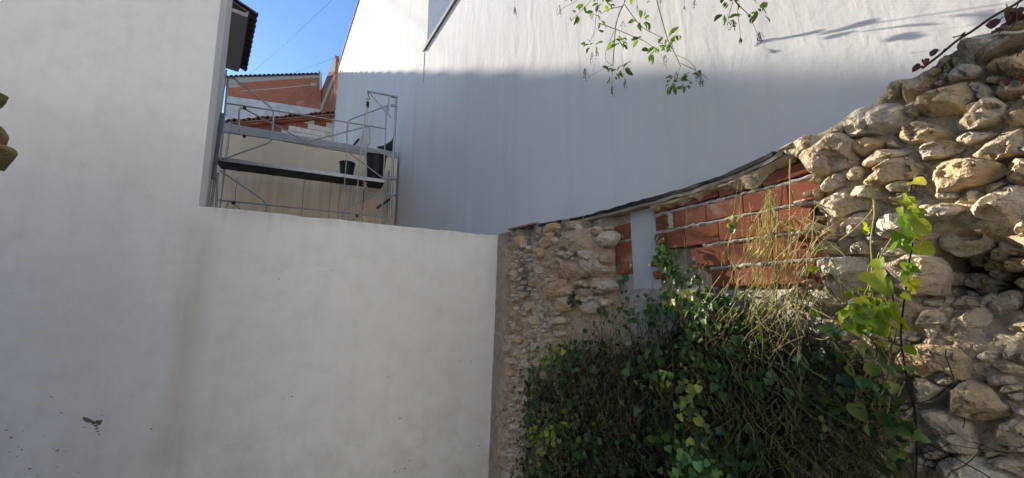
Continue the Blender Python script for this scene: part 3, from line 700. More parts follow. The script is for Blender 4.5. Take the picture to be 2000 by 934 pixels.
def chaikin(P, it=1):
    P = np.asarray(P, float)
    for _ in range(it):
        A = .88*P+.12*np.roll(P, -1, 0); B = .12*P+.88*np.roll(P, -1, 0); P = np.stack([A, B], 1).reshape(-1, 2)
    return P
def resample(P, m):
    Q_ = np.vstack([P, P[:1]]); d = np.r_[0, np.cumsum(np.linalg.norm(np.diff(Q_, axis=0), axis=1))]
    s = np.linspace(0, d[-1], m, endpoint=False); return np.stack([np.interp(s, d, Q_[:, 0]), np.interp(s, d, Q_[:, 1])], -1)
def rock(poly, n0, prot, seed, mat, parent, m=34, rings=(1, .97, .90, .78, .62, .44, .26, .12), name='stone', bat=True, toW=None, rough=1.):
    rg = np.random.default_rng(seed); P = resample(chaikin(poly, 1), m); c = P.mean(0); size = math.sqrt(max(1e-6, np.prod(P.max(0)-P.min(0))))
    P = P+(fbm(np.stack([P[:, 0]*26, P[:, 1]*26, P[:, 0]*0+seed], -1), 3, seed))[:, None]*(P-c)/(np.linalg.norm(P-c, axis=1)[:, None]+1e-6)*size*.07
    nf = int(rg.integers(5, 9)); fa = rg.uniform(0, 2*math.pi, nf); sl = rg.uniform(.25, 1.15, nf)*prot/(size*.5); fb_ = prot*rg.uniform(.70, 1.10, nf)
    ns = 9; sx = c+rg.uniform(-.55, .55, (ns, 2))*(P.max(0)-P.min(0)); sg = rg.normal(0, .22, (ns, 2))*prot/(size*.4); so = rg.normal(0, .06, ns)*prot
    q = np.concatenate([c+(P-c)*r for r in rings]+[c[None]]); rr = np.r_[np.repeat(rings, m), 0.]; d = q-c
    q3 = np.stack([q[:, 0], q[:, 1], q[:, 0]*0+seed*3.7], -1)
    h = prot*(1-rr**9)**.5*1.05
    ma = rg.uniform(0, 2*math.pi, 3); ms = rg.uniform(.0, .55, 3)*prot/(size*.5); mb = prot*rg.uniform(.80, 1.05, 3)
    h = np.minimum(h, (mb[None]-(d[:, :1]*np.cos(ma)+d[:, 1:]*np.sin(ma))*ms).min(1))
    ex = ((P-c)[:, :1]*np.cos(fa)+(P-c)[:, 1:]*np.sin(fa)).max(0); cs = rg.uniform(.9, 2.6, nf)*prot/(size*.5)
    h = np.minimum(h, (((ex*rg.uniform(.45, .95, nf))[None]-(d[:, :1]*np.cos(fa)+d[:, 1:]*np.sin(fa)))*cs[None]+prot*.55).min(1))
    near = np.argmin(((q+.25*size*np.stack([fbm(q3*18, 2, seed), fbm(q3*18+40, 2, seed)], -1))[:, None]-sx[None])**2 @ np.ones(2), 1)
    chip = so[near]+((q-sx[near])*sg[near]).sum(1)
    edge = 1-rr**5
    h = np.maximum(h, prot*.10*(1-rr))+rough*(np.clip(chip, -.3*prot, .25*prot)+.07*prot*fbm(q3*16, 3, seed, True)+.08*prot*fbm(q3*55, 3, seed+5))*edge
    T2 = np.concatenate([P, q]); Nn = np.r_[np.full(m, -.06), h]+n0
    if bat: Nn = Nn+batter(T2[:, 0], T2[:, 1])
    V = SW(T2[:, 0], T2[:, 1], Nn) if toW is None else np.stack([toW(t, z, n) for (t, z), n in zip(T2, Nn)])
    k = len(rings)+1; ctr = k*m; j = np.arange(m); j2 = (j+1) % m
    T = [np.stack([i*m+j, i*m+j2, (i+1)*m+j2], -1) for i in range(k-1)]+[np.stack([i*m+j, (i+1)*m+j2, (i+1)*m+j], -1) for i in range(k-1)]+[np.stack([(k-1)*m+j, (k-1)*m+j2, np.full(m, ctr)], -1)]
    T = np.concatenate(T)
    a, b, c3 = V[T[-1][0]], V[T[-1][1]], V[T[-1][2]]
    if np.cross(b-a, c3-a) @ (NS if toW is None else (V[ctr]-V[:m].mean(0))) < 0: T = T[:, ::-1]
    return np_mesh(name, V, T, mat, parent, True, sharp=18)
SX = 1/3.992
def cp(oy, pts, ox=1500): return [(ox+x*SX, oy+y*SX) for x, y in pts]
ST = []
for oy, lst in ((0, [
    [(1465, 350), (1500, 310), (1700, 260), (1900, 230), (1996, 200), (2060, 190), (2060, 270), (1850, 370), (1700, 430), (1560, 480), (1500, 440)],
    [(1780, 200), (1880, 160), (1996, 120), (2080, 90), (2080, 170), (1880, 250), (1800, 280), (1740, 260)],
    [(1345, 580), (1400, 520), (1520, 490), (1620, 500), (1665, 550), (1640, 590), (1500, 600), (1400, 625)],
    [(1680, 450), (1760, 410), (1850, 420), (1830, 480), (1780, 540), (1730, 560), (1685, 520)],
    [(1790, 510), (1870, 440), (1920, 380), (1996, 350), (2080, 340), (2090, 590), (1870, 570)],
    [(1635, 605), (1690, 575), (1800, 570), (1840, 590), (1830, 635), (1720, 630)],
    [(1565, 650), (1620, 620), (1690, 650), (1765, 715), (1700, 780), (1640, 770), (1590, 700)],
    [(1005, 710), (1060, 640), (1160, 590), (1270, 610), (1275, 660), (1180, 730), (1060, 785)],
    [(1145, 850), (1180, 740), (1290, 690), (1440, 640), (1500, 625), (1560, 680), (1600, 770), (1530, 850), (1400, 865), (1260, 875)],
    [(1765, 735), (1800, 660), (1900, 620), (1996, 600), (2060, 610), (2040, 700), (1860, 770)],
    [(1450, 930), (1550, 870), (1700, 780), (1780, 775), (1840, 820), (1820, 880), (1700, 960), (1560, 1000), (1460, 990)],
    [(1800, 885), (1860, 800), (1996, 720), (2100, 700), (2100, 940), (1880, 960)],
    [(1400, 440), (1470, 400), (1500, 450), (1500, 490), (1400, 500)], [(1330, 490), (1390, 470), (1400, 500), (1340, 550)],
    [(1220, 560), (1280, 500), (1320, 520), (1270, 570)], [(860, 745), (920, 665), (1060, 605), (1130, 580), (1010, 690), (940, 740)],
    [(1230, 530), (1400, 410), (1460, 350), (1470, 390), (1390, 460), (1260, 545)], [(1280, 620), (1345, 600), (1350, 640), (1300, 680)],
    [(1060, 820), (1140, 750), (1160, 800), (1130, 880), (1070, 900)], [(1540, 830), (1620, 780), (1700, 790), (1560, 870)]]),
  (200, [
    [(590, 130), (640, 70), (760, 10), (900, -10), (1020, 10), (1050, 100), (1030, 170), (960, 220), (780, 230), (610, 260), (595, 180)],
    [(50, 385), (130, 320), (240, 270), (360, 250), (430, 280), (400, 320), (300, 370), (200, 420), (130, 415)],
    [(245, 420), (330, 360), (420, 310), (490, 250), (560, 260), (640, 300), (655, 380), (640, 480), (560, 500), (450, 530), (350, 570), (300, 540), (270, 470)],
    [(440, 230), (480, 170), (540, 150), (580, 190), (560, 230), (480, 255)], [(645, 310), (680, 255), (780, 270), (880, 280), (870, 330), (780, 380), (690, 415), (650, 380)],
    [(895, 340), (900, 285), (950, 290), (980, 330)], [(970, 250), (1010, 200), (1150, 150), (1250, 135), (1360, 160), (1415, 220), (1370, 260), (1200, 300), (1060, 300)],
    [(675, 475), (740, 400), (860, 355), (1000, 335), (1095, 365), (1020, 410), (900, 450), (760, 500)], [(585, 560), (610, 500), (700, 495), (720, 530), (690, 600), (620, 610)],
    [(690, 560), (720, 520), (880, 460), (1040, 425), (1130, 450), (1150, 540), (1090, 580), (940, 620), (800, 645), (720, 635), (690, 590)],
    [(1150, 340), (1250, 310), (1400, 290), (1500, 320), (1440, 380), (1300, 420), (1160, 440)], [(1435, 270), (1520, 225), (1650, 205), (1740, 220), (1660, 270), (1540, 310), (1460, 300)],
    [(1500, 375), (1600, 320), (1720, 240), (1880, 215), (1996, 180), (2100, 170), (2100, 390), (1870, 400), (1740, 440), (1620, 460), (1520, 420)],
    [(1840, 520), (1880, 440), (1996, 420), (2080, 430), (2080, 590), (1900, 610), (1840, 590)],
    [(1200, 560), (1260, 480), (1420, 440), (1600, 440), (1780, 470), (1830, 530), (1740, 590), (1560, 640), (1420, 680), (1280, 690), (1220, 640)],
    [(395, 610), (450, 560), (540, 545), (595, 570), (590, 620), (500, 670), (420, 690)],
    [(350, 770), (420, 710), (560, 670), (760, 650), (870, 660), (910, 710), (850, 770), (700, 830), (560, 870), (470, 890), (380, 840)],
    [(910, 650), (990, 600), (1080, 610), (1110, 650), (1060, 690), (950, 690)], [(880, 770), (940, 720), (1060, 700), (1070, 760), (960, 790)],
    [(1430, 740), (1520, 690), (1640, 675), (1650, 730), (1560, 760), (1460, 780)],
    [(1545, 840), (1640, 760), (1760, 690), (1850, 620), (1920, 610), (1980, 660), (1960, 760), (1930, 880), (1830, 900), (1700, 900), (1600, 880)],
    [(1130, 830), (1160, 770), (1280, 750), (1440, 790), (1510, 825), (1420, 880), (1330, 920), (1220, 940), (1150, 890)],
    [(270, 600), (300, 560), (370, 570), (370, 620), (300, 625)], [(325, 700), (360, 640), (400, 700), (360, 760), (320, 760)], [(1250, 690), (1420, 685), (1440, 730), (1290, 745)],
    [(1660, 660), (1760, 600), (1840, 600), (1780, 670), (1680, 700)]]),
  (400, [
    [(240, 220), (270, 150), (340, 140), (380, 180), (370, 230), (300, 250)], [(380, 240), (390, 180), (450, 160), (500, 200), (510, 260), (430, 280)],
    [(345, 380), (370, 290), (440, 280), (530, 310), (520, 380), (430, 400)], [(550, 200), (580, 110), (660, 70), (780, 60), (810, 110), (720, 190), (640, 240), (570, 230)],
    [(815, 200), (850, 90), (960, 40), (1040, 30), (1100, 90), (1090, 200), (930, 250), (840, 240)],
    [(1225, 180), (1330, 130), (1480, 110), (1620, 120), (1660, 180), (1650, 320), (1540, 350), (1380, 370), (1290, 330)],
    [(1670, 170), (1720, 130), (1840, 125), (1860, 180), (1800, 215), (1690, 210)], [(1890, 190), (1930, 130), (1996, 110), (2080, 120), (2080, 270), (1930, 250)],
    [(1650, 280), (1720, 250), (1880, 280), (1990, 340), (1960, 390), (1820, 380), (1680, 320)], [(1755, 405), (1900, 395), (2060, 410), (2060, 500), (1850, 480), (1770, 450)],
    [(600, 300), (700, 260), (760, 320), (740, 380), (640, 380)],
    [(860, 420), (960, 400), (1250, 400), (1310, 480), (1330, 560), (1290, 690), (1140, 690), (1000, 690), (930, 640), (900, 520)],
    [(400, 440), (520, 410), (700, 420), (750, 500), (730, 600), (640, 680), (500, 720), (400, 660), (410, 560)], [(540, 820), (570, 760), (680, 720), (780, 730), (770, 780), (660, 800), (600, 810)],
    [(1360, 760), (1450, 730), (1580, 740), (1620, 780), (1590, 820), (1380, 810)], [(1625, 780), (1660, 700), (1780, 660), (1880, 690), (1920, 780), (1900, 860), (1780, 900), (1660, 880)],
    [(1360, 830), (1600, 820), (1650, 900), (1620, 1000), (1500, 1065), (1380, 1060), (1280, 1040), (1300, 940)], [(1150, 830), (1340, 810), (1350, 900), (1290, 1050), (1140, 1040), (1120, 920)],
    [(1800, 600), (1880, 560), (1996, 580), (2060, 600), (1996, 660), (1900, 650)], [(780, 400), (860, 330), (1000, 330), (1080, 390), (930, 400)],
    [(1070, 720), (1250, 700), (1340, 740), (1350, 795), (1180, 815)], [(1930, 700), (2050, 690), (2060, 820), (1960, 850), (1940, 780)], [(340, 740), (470, 730), (540, 780), (500, 860), (350, 850)],
    [(1480, 590), (1600, 560), (1640, 620), (1600, 700), (1500, 690)], [(1370, 660), (1470, 680), (1480, 730), (1380, 740)], [(1560, 470), (1690, 480), (1740, 540), (1640, 580), (1560, 540)]]),
  (600, [
    [(1000, 400), (1080, 320), (1250, 300), (1420, 320), (1520, 380), (1590, 480), (1640, 560), (1560, 590), (1490, 580), (1400, 505), (1300, 510), (1200, 560), (1080, 530), (1010, 480)],
    [(1240, 560), (1320, 500), (1410, 490), (1490, 575), (1490, 610), (1410, 640), (1320, 610)],
    [(1385, 690), (1480, 615), (1560, 590), (1660, 620), (1770, 720), (1840, 800), (1830, 850), (1680, 895), (1560, 870), (1490, 840), (1280, 810)],
    [(1690, 560), (1770, 530), (1880, 550), (1910, 600), (1800, 620), (1700, 610)], [(1750, 640), (1850, 615), (1950, 630), (1930, 660), (1830, 665)], [(1840, 690), (1940, 670), (1960, 730), (1860, 745)],
    [(1840, 170), (1930, 110), (2060, 110), (2060, 220), (1900, 210)], [(1400, 300), (1500, 280), (1530, 340), (1480, 350)], [(1530, 300), (1580, 285), (1590, 320), (1550, 330)],
    [(1110, 560), (1240, 590), (1390, 660), (1330, 700), (1260, 740), (1120, 740)], [(1800, 360), (1850, 320), (1890, 360), (1860, 420), (1800, 440)], [(1850, 810), (1990, 770), (2080, 800), (2060, 860)],
    [(1140, 255), (1260, 250), (1400, 270), (1330, 300), (1140, 300)], [(1640, 330), (1780, 330), (1790, 420), (1680, 440), (1600, 400)], [(1690, 450), (1860, 440), (1960, 470), (1960, 530), (1800, 510)],
    [(1930, 370), (2050, 380), (2060, 480), (1950, 480)]]),
  (700, [
    [(1135, 420), (1280, 420), (1450, 450), (1560, 530), (1600, 660), (1600, 750), (1480, 740), (1330, 700), (1200, 660), (1160, 540)],
    [(1705, 590), (1780, 540), (1900, 480), (1996, 460), (2100, 470), (2100, 680), (1850, 680), (1740, 660)],
    [(1280, 850), (1380, 790), (1500, 760), (1640, 770), (1800, 840), (1900, 934), (1850, 1040), (1300, 1040)], [(1790, 710), (1900, 690), (2060, 690), (2060, 790), (1900, 750)],
    [(1705, 810), (1830, 780), (2060, 830), (2060, 960), (1850, 920)], [(720, 700), (800, 670), (900, 680), (930, 800), (880, 920), (790, 940), (740, 850)], [(530, 770), (590, 710), (640, 760), (620, 830), (550, 820)],
    [(300, 830), (390, 800), (500, 820), (480, 900), (340, 920)], [(0, 790), (120, 740), (270, 820), (250, 900), (50, 880)], [(340, 730), (410, 720), (440, 760), (350, 770)],
    [(1120, 780), (1200, 770), (1210, 880), (1130, 900)], [(1210, 800), (1290, 830), (1270, 860), (1220, 850)], [(560, 220), (660, 200), (680, 320), (600, 330)], [(540, 100), (680, 90), (700, 150), (560, 160)],
    [(780, 600), (900, 590), (960, 640), (800, 660)], [(1000, 380), (1110, 420), (1110, 500), (1000, 480)], [(180, 520), (290, 520), (280, 580), (180, 580)], [(960, 660), (1090, 680), (1100, 760), (980, 740)],
    [(1210, 690), (1330, 720), (1400, 760), (1290, 800), (1220, 780)], [(1620, 700), (1720, 680), (1780, 760), (1690, 790), (1640, 770)]])):
    for pts in lst: ST.append(cp(oy, pts))
occupied = []
for i, pts in enumerate(ST):
    q = np.array([tz(*p, .02) for p in pts]); c = q.mean(0); q = c+(q-c)*1.10; q[:, 1] = np.minimum(q[:, 1], ztop_at(q[:, 0])+.015)
    ext = q.max(0)-q.min(0); size = math.sqrt(ext[0]*ext[1]); prot = min(.085, .08*size/.17+.026)
    rg = np.random.default_rng(100+i); n0 = -.035+rg.uniform(-.012, .012)
    cav = math.exp(-(((c[0]-cx)/.13)**2+((c[1]-cz)/.15)**2)); n0 -= .24*cav if ext.max() < .16 else .03*cav
    m = 60 if size > .12 else 36
    st_ = rock(q, n0, prot, 200+i, M['stone'], wall, m, (1, .985, .96, .92, .86, .79, .71, .63, .55, .47, .38, .30, .21, .11) if size > .12 else (1, .97, .92, .83, .71, .57, .42, .27, .12))
    occupied.append((c[0], c[1], max(ext)*.55))
# stones hidden by the creeper, off to the right of the frame, and small pieces of the rubble end
def rnd_poly(c, rx_, rz_, rg, k=8):
    a = np.sort(rg.uniform(0, 2*math.pi, k)); a = np.linspace(0, 2*math.pi, k, endpoint=False)+rg.uniform(-.3, .3, k)
    r = rg.uniform(.75, 1.1, k); return np.stack([c[0]+np.cos(a)*r*rx_, c[1]+np.sin(a)*r*rz_], -1)
rg = np.random.default_rng(5); cnt = 0
for _ in range(4000):
    t = rg.uniform(.7, 5.2); z = rg.uniform(GROUND, 2.55); px, py = proj_np(SW(t, z, 0)); inb = brk[min(nt-1, int(t/5.3*nt)), 0]
    r_ = rg.uniform(.06, .12)
    hidden = (px > 1060 and py > 650 and px < 1780) or px > 2030
    if not hidden or z > ztop_at(t)-.10: continue
    if any((t-a)**2+(z-b)**2 < (r_*.9+rr*.8)**2 for a, b, rr in occupied): continue
    occupied.append((t, z, r_)); rock(rnd_poly((t, z), r_*1.15, r_*.72, rg), -.04, .07, 700+cnt, M['stone'], wall, 20, (1, .92, .75, .5, .2)); cnt += 1
    if cnt > 40: break
cnt = 0
for _ in range(6000):                                            # small packing stones between the big ones
    px = rg.uniform(1545, 2000); py = rg.uniform(60, 934); t, z = tz(px, py); r_ = rg.choice([.016, .024, .034])
    if z > ztop_at(t)-.03 or (px < 1780 and py > 700) or ((t-cx)/.13)**2+((z-cz)/.15)**2 < 1: continue
    if any((t-a)**2+(z-b)**2 < (r_*.6+rr*.72)**2 for a, b, rr in occupied): continue
    occupied.append((t, z, r_)); rock(rnd_poly((t, z), r_*1.5, r_*.9, rg), -.055, .05, 2100+cnt, M['stone'], wall, 18, (1, .93, .75, .5, .2)); cnt += 1
    if cnt > 44: break
for k in range(14):                                              # stones at the back of the hollow
    a = rg.uniform(0, 6.28); rr = rg.uniform(0, 1)**.5; t = cx+math.cos(a)*.10*rr; z = cz+math.sin(a)*.12*rr; r_ = rg.uniform(.026, .048)
    rock(rnd_poly((t, z), r_*1.2, r_*.85, rg), -.02-.24*math.exp(-(((t-cx)/.12)**2+((z-cz)/.13)**2)**1.5), .07, 2400+k, M['stone'], wall, 22, (1, .95, .82, .6, .3))
small = []
for _ in range(9000):
    px = rg.uniform(985, 1190); py = rg.uniform(445, 934)
    if py < 462-(px-985)*.19+10: continue
    if py > 600 and px > 1100: continue
    t, z = tz(px, py); r_ = rg.choice([.020, .030, .044, .066], p=[.34, .30, .24, .12])
    if len(small) < 46: r_ = rg.uniform(.055, .085)
    if px < 1004 or (700 < py < 770 and rg.uniform() < .5): continue
    if any((t-a)**2+(z-b)**2 < (r_+rr)**2*.75 for a, b, rr in small): continue
    small.append((t, z, r_))
    if len(small) >= 420: break
def join(objs, name, mat):
    Vs, Ts, b = [], [], 0
    for o in objs:
        me = o.data; v = np.empty(len(me.vertices)*3, np.float32); me.vertices.foreach_get('co', v); ti = np.empty(len(me.loops), np.int32); me.loops.foreach_get('vertex_index', ti)
        Vs.append(v.reshape(-1, 3)); Ts.append(ti.reshape(-1, 3)+b); b += len(me.vertices); bpy.data.objects.remove(o); bpy.data.meshes.remove(me)
    return tag(np_mesh(name, np.concatenate(Vs), np.concatenate(Ts), mat, wall, True, sharp=20), kind='stuff')
far, occ2 = [], []
for k in range(9000):                                            # courses past the right edge of the frame and behind the creeper
    side = k % 2; t = rg.uniform(4.0, 5.28) if side else rg.uniform(.6, 3.75); z = rg.uniform(GROUND, 2.6 if side else 1.35); r_ = rg.uniform(.05, .10)
    px, py = proj_np(SW(t, z, 0))
    if z > ztop_at(t)-.04: continue
    if side and 0 < px < 2020: continue
    if not side and not (1075 < px < 1785 and py > 670): continue
    if any((t-a)**2+(z-b)**2 < (r_*.6+rr*.7)**2 for a, b, rr in occupied): continue
    if any(((t-a)/1.3)**2+((z-b)/.72)**2 < ((r_+rr)*.70)**2 for a, b, rr in occ2): continue
    occ2.append((t, z, r_)); far.append(rock(rnd_poly((t, z), r_*1.3, r_*.74, rg, 7), -.04, .075, 5000+k, M['stone'], wall, 26, (1, .96, .88, .74, .56, .36, .16)))
    if len(far) > 330: break
join(far, 'facing_stones', M['stone'])
small.sort(key=lambda q: -q[2]); SV, STr, base = [], [], 0
for i, (t, z, r_) in enumerate(small):
    o = rock(rnd_poly((t, z), r_*rg.uniform(.9, 1.5), r_*rg.uniform(.55, .95), rg, 7), .016, r_*.95, 1200+i, M['stone_small'], wall, 16 if r_ > .03 else 10, (1, .9, .65, .3) if r_ > .03 else (1, .75, .3))
    if i >= 60:                                                 # crumbs joined into one part
        me = o.data; v = np.empty(len(me.vertices)*3, np.float32); me.vertices.foreach_get('co', v); ti = np.empty(len(me.loops), np.int32); me.loops.foreach_get('vertex_index', ti)
        SV.append(v.reshape(-1, 3)); STr.append(ti.reshape(-1, 3)+base); base += len(me.vertices); bpy.data.objects.remove(o); bpy.data.meshes.remove(me)
if SV: tag(np_mesh('rubble_crumbs', np.concatenate(SV), np.concatenate(STr), M['stone_small'], wall, True, sharp=40), kind='stuff')
# larger blocks of the rubble end (ochre cluster)
for i, pts in enumerate([[(1085, 470), (1110, 448), (1150, 446), (1172, 462), (1178, 490), (1160, 500), (1120, 492)], [(1118, 505), (1150, 498), (1178, 500), (1176, 530), (1140, 536)],
        [(1090, 520), (1120, 508), (1140, 522), (1135, 545), (1100, 545)], [(1060, 560), (1095, 545), (1118, 556), (1110, 582), (1072, 580)], [(1080, 588), (1112, 582), (1118, 604), (1085, 612)],
        [(1125, 572), (1140, 560), (1158, 572), (1150, 584)], [(1136, 588), (1162, 584), (1168, 612), (1140, 614)], [(1150, 548), (1178, 540), (1186, 560), (1160, 566)], [(1070, 622), (1105, 618), (1104, 632), (1072, 634)],
        [(1050, 470), (1070, 462), (1078, 478), (1058, 490)], [(1005, 470), (1022, 462), (1024, 482), (1008, 486)], [(1060, 440), (1090, 434), (1094, 446), (1064, 456)], [(1098, 436), (1132, 430), (1138, 446), (1104, 450)]]):
    rock([tz(*p, .03) for p in pts], .015, .06, 1600+i, M['stone_small'], wall, 24, (1, .95, .82, .6, .35, .15))

# brick infill
zl = [tz(1505, y)[1] for y in (361.5, 408, 459.5, 513.5, 561)]
def brick(t0, t1, z0, z1, n=-.032, th=.035, mat='brick', rot=0):
    c = SW((t0+t1)/2, (z0+z1)/2, n-th+random.uniform(-.006, .006)); ax = -SDIR*math.cos(rot)+UP*math.sin(rot); az = UP*math.cos(rot)+SDIR*math.sin(rot)
    o = box_obj('brick', c, ax, NS, az, abs(t1-t0)/2, th, abs(z1-z0)/2, M[mat], wall, .005); return o
T_ = lambda px, y=480: tz(px, y)[0]
for r_, (pxl, zhi, zlo) in enumerate(((1308, zl[0], zl[1]), (1296, zl[1], zl[2]), (1340, zl[2], zl[3]), (1376, zl[3], zl[4]))):
    t = T_(pxl)+.006; k = 0
    while t < T_(1582)-.06:
        L = .235*random.uniform(.92, 1.06)*(.62 if (k == 0 and r_ % 2) else 1); brick(t, t+L-.004, zlo+.010, zhi-.010); t += L; k += 1
brick(T_(1274), T_(1297), zl[1]+.012, zl[0]-.01, -.045); brick(T_(1274), T_(1294), zl[2]+.05, zl[1]-.012, -.03, rot=.05)
brick(T_(1268), T_(1280), tz(1270, 528)[1]+.02, tz(1270, 512)[1], -.0, .03, rot=-.1); brick(T_(1270), T_(1281), tz(1270, 545)[1], tz(1270, 530)[1], -.012, .03, rot=.12)
brick(T_(1184), T_(1220), tz(1200, 468)[1], tz(1200, 437)[1], -.075); brick(T_(1190), T_(1221), tz(1200, 536)[1], tz(1200, 473)[1], -.06)
for k in range(7):                                               # thin top course under the slab
    t0 = T_(1275)+k*.24
    if t0 < tBR: brick(t0, t0+.23, zl[0]+.016, zl[0]+.075, -.028, .03, rot=.01*random.uniform(-1, 1)+(.05 if k < 3 else .12 if k > 4 else .07))
def lump_strip(name, ts, zc_, hw, n0, prot, mat, seed):
    ts = np.asarray(ts); k = 7; V = []
    for i, t in enumerate(ts):
        a_ = fbm(np.array([[t*30, 0, seed]]), 3, seed)[0]; b_ = fbm(np.array([[t*55, 5, seed]]), 3, seed+1)[0]; z = np.interp(t, ts, zc_) if np.ndim(zc_) else zc_
        hwz = np.interp(t, ts, hw) if np.ndim(hw) else hw
        for j in range(k):
            u = j/(k-1)*2-1; h = prot*(1+.5*a_)*(1-u*u)**.5+.25*prot*vnoise(np.array([[t*80, u*4, seed]]))[0]
            V.append(SW(t, z+u*hwz*(1+.45*b_)+.006*a_, n0+h))
    Fc = [(i*k+j, (i+1)*k+j, (i+1)*k+j+1, i*k+j+1) for i in range(len(ts)-1) for j in range(k-1)]
    o = mesh_obj(name, V, Fc, M[mat], wall, smooth=True); return o
for r_, (pxl, z) in enumerate(((1275, zl[0]), (1275, zl[1]), (1366, zl[2]), (1376, zl[3]))):
    lump_strip('mortar_joint', np.linspace(T_(pxl), tBR+.08, 110), z, .013, -.047, .017, 'mortar', 90+r_)
zz = np.linspace(zl[1]+.01, zl[0]-.01, 14)
V = []; 
for z in zz:
    for j in range(5): V.append(SW(T_(1299)+.05*j/4+.004*math.sin(z*160), z, -.05+.035*math.sin(math.pi*j/4)+.006*math.sin(z*230+j)))
mesh_obj('mortar_joint', V, [(i*5+j, i*5+j+1, (i+1)*5+j+1, (i+1)*5+j) for i in range(13) for j in range(4)], M['mortar'], wall, smooth=True)
prism_obj('house_wall_panel', [SW(tP0, tz(1240, 590)[1], -.060), SW(tP1+.01, tz(1275, 595)[1], -.060), SW(tP1-.01, ztop_at(tP1)-.03, -.060), SW(tP0, ztop_at(tP0)-.03, -.060)], -NS*.03, M['panel'], wall)  # added panel, stands in for the house wall seen through the gap
# slab, bitumen, fillets
def strip_along(name, t0, t1, f, mat, n=90, smooth=True):         # f(t) -> closed section loop of (dz, n)
    V = []; k = None
    for t in np.linspace(t0, t1, n):
        sec = f(t); k = len(sec); V += [SW(t, ztop_at(t)+dz, nn_) for dz, nn_ in sec]
    Fc = [(i*k+j, i*k+(j+1) % k, (i+1)*k+(j+1) % k, (i+1)*k+j) for i in range(n-1) for j in range(k)]+[tuple(range(k)), tuple(range((n-1)*k, n*k))]
    o = mesh_obj(name, V, Fc, M[mat], wall, smooth=smooth, sharp=35); fix_normals(o); return o
nz1 = lambda t, s: float(fbm(np.array([[t*14, s, 0]]), 4, s)[0])
bt = lambda t: float(batter(t, 2.3))
strip_along('slab', tz(1120, 427)[0], tz(1530, 290)[0], lambda t: [(-.046+.006*nz1(t, 3), -.30), (-.042+.008*nz1(t, 3), .012+.010*nz1(t, 4)+bt(t)), (-.022, .017+.010*nz1(t, 4)+bt(t)), (-.014, -.30)], 'slab')
def bit(t):
    px = float(proj_np(SW(t, 2.3, 0))[0]); th = .020+.010*nz1(t, 9)+.016*math.exp(-((px-1255)/60)**2)+.012*math.exp(-((px-1075)/25)**2)+.004*max(0, min(1, (px-1400)/60))
    th = max(.006, th); return [(-.013, -.28), (-.019, .022+.010*nz1(t, 12)+bt(t)), (th*.8-.018, .027+.012*nz1(t, 12)+bt(t)), (th-.016, .0), (th-.012, -.28)]
strip_along('bitumen_sheet', tz(1035, 444)[0], tz(1514, 299)[0], bit, 'bitumen')
strip_along('lime_fillet', tz(1100, 431)[0], tz(1500, 305)[0], lambda t: [(-.02, -.33), (-.012, -.02), (.016+.022*nz1(t, 15)+.015*nz1(t*4, 16), -.10), (.024+.026*nz1(t, 15)+.02*nz1(t*4, 16), -.33)], 'mortar', 150)
strip_along('sandy_fillet', tz(1270, 390)[0], tz(1545, 285)[0], lambda t: [(-.044, -.2), (-.044, .004+.008*nz1(t, 18)), (-.058+.012*nz1(t, 19), .004+.01*nz1(t*2, 20)), (-.075+.03*nz1(t*1.6, 21)-.05*math.exp(-((t-3.12)/.10)**2), -.022), (-.085, -.2)], 'mortar_ochre', 130)
prism_obj('tile_shard', [SW(.35, ztop_at(.35)+.012, .05), SW(.95, ztop_at(.95)+.012, .035), SW(.95, ztop_at(.95)+.012, -.2), SW(.35, ztop_at(.35)+.012, -.2)], UP*.02, M['tile'], wall)
zz = np.linspace(-.5, zC-.05, 170); rgs = np.random.default_rng(8); V = []
for z in zz:
    nb0 = float(np.interp(z, zg[0], n_[0])); w_ = .010+.010*float(fbm(np.array([[z*16, 1, 0]]), 3, 5)[0]); off = .010*float(fbm(np.array([[z*9, 4, 0]]), 3, 6)[0])
    for a in np.linspace(-.2, math.pi+.2, 6): V.append(WW(-nb0-.004+off+math.cos(a)*max(.003, w_), z, math.sin(a)*max(.003, w_)*.9))
mesh_obj('render_edge', V, [(i*6+j, i*6+j+1, (i+1)*6+j+1, (i+1)*6+j) for i in range(169) for j in range(5)], M['yard'], wall, smooth=True)
adopt(wall, SW(2.5, GROUND, -.1))
tag(wall, 'old rubble stone wall with red brick infill at the right', 'wall')

# ------------------------------------------------------------------ foliage tools
def leaf_tpl(kind, droop=.2, cup=.36, tw=0.):
    if kind == 'ivy': side = [(.20, -.14), (.46, .02), (.50, .26), (.33, .44), (.27, .66)]; sp = [0, .42, 1.0]
    elif kind == 'heart': side = [(.22, -.12), (.44, .04), (.50, .32), (.38, .62), (.18, .86)]; sp = [0, .45, 1.0]
    else: side = [(.07, .08), (.17, .27), (.215, .5), (.17, .74), (.07, .93)]; sp = [0, .5, 1.0]
    V = [(0, y, -droop*y*y) for y in sp]
    for sg in (1, -1): V += [(sg*x, y, cup*x*(1+.3*sg)-droop*y*y+.06*math.sin(9*y+sg*2)+tw*sg*x*y) for x, y in side]
    T = [(0, 3, 4), (0, 4, 1), (1, 4, 5), (1, 5, 6), (1, 6, 7), (1, 7, 2)]; T2 = [(0, 9, 8), (0, 1, 9), (1, 10, 9), (1, 11, 10), (1, 12, 11), (1, 2, 12)]
    return np.array(V, float), np.array(T+T2)
TPL = {k: leaf_tpl(k) for k in ('ivy', 'heart', 'oval')}
TPL.update({'ivy2': leaf_tpl('ivy', .45, .10, .5), 'heart2': leaf_tpl('heart', .5, .7, -.4), 'heart3': leaf_tpl('heart', -.1, .55, .6), 'oval2': leaf_tpl('oval', .5, .5, .4)})
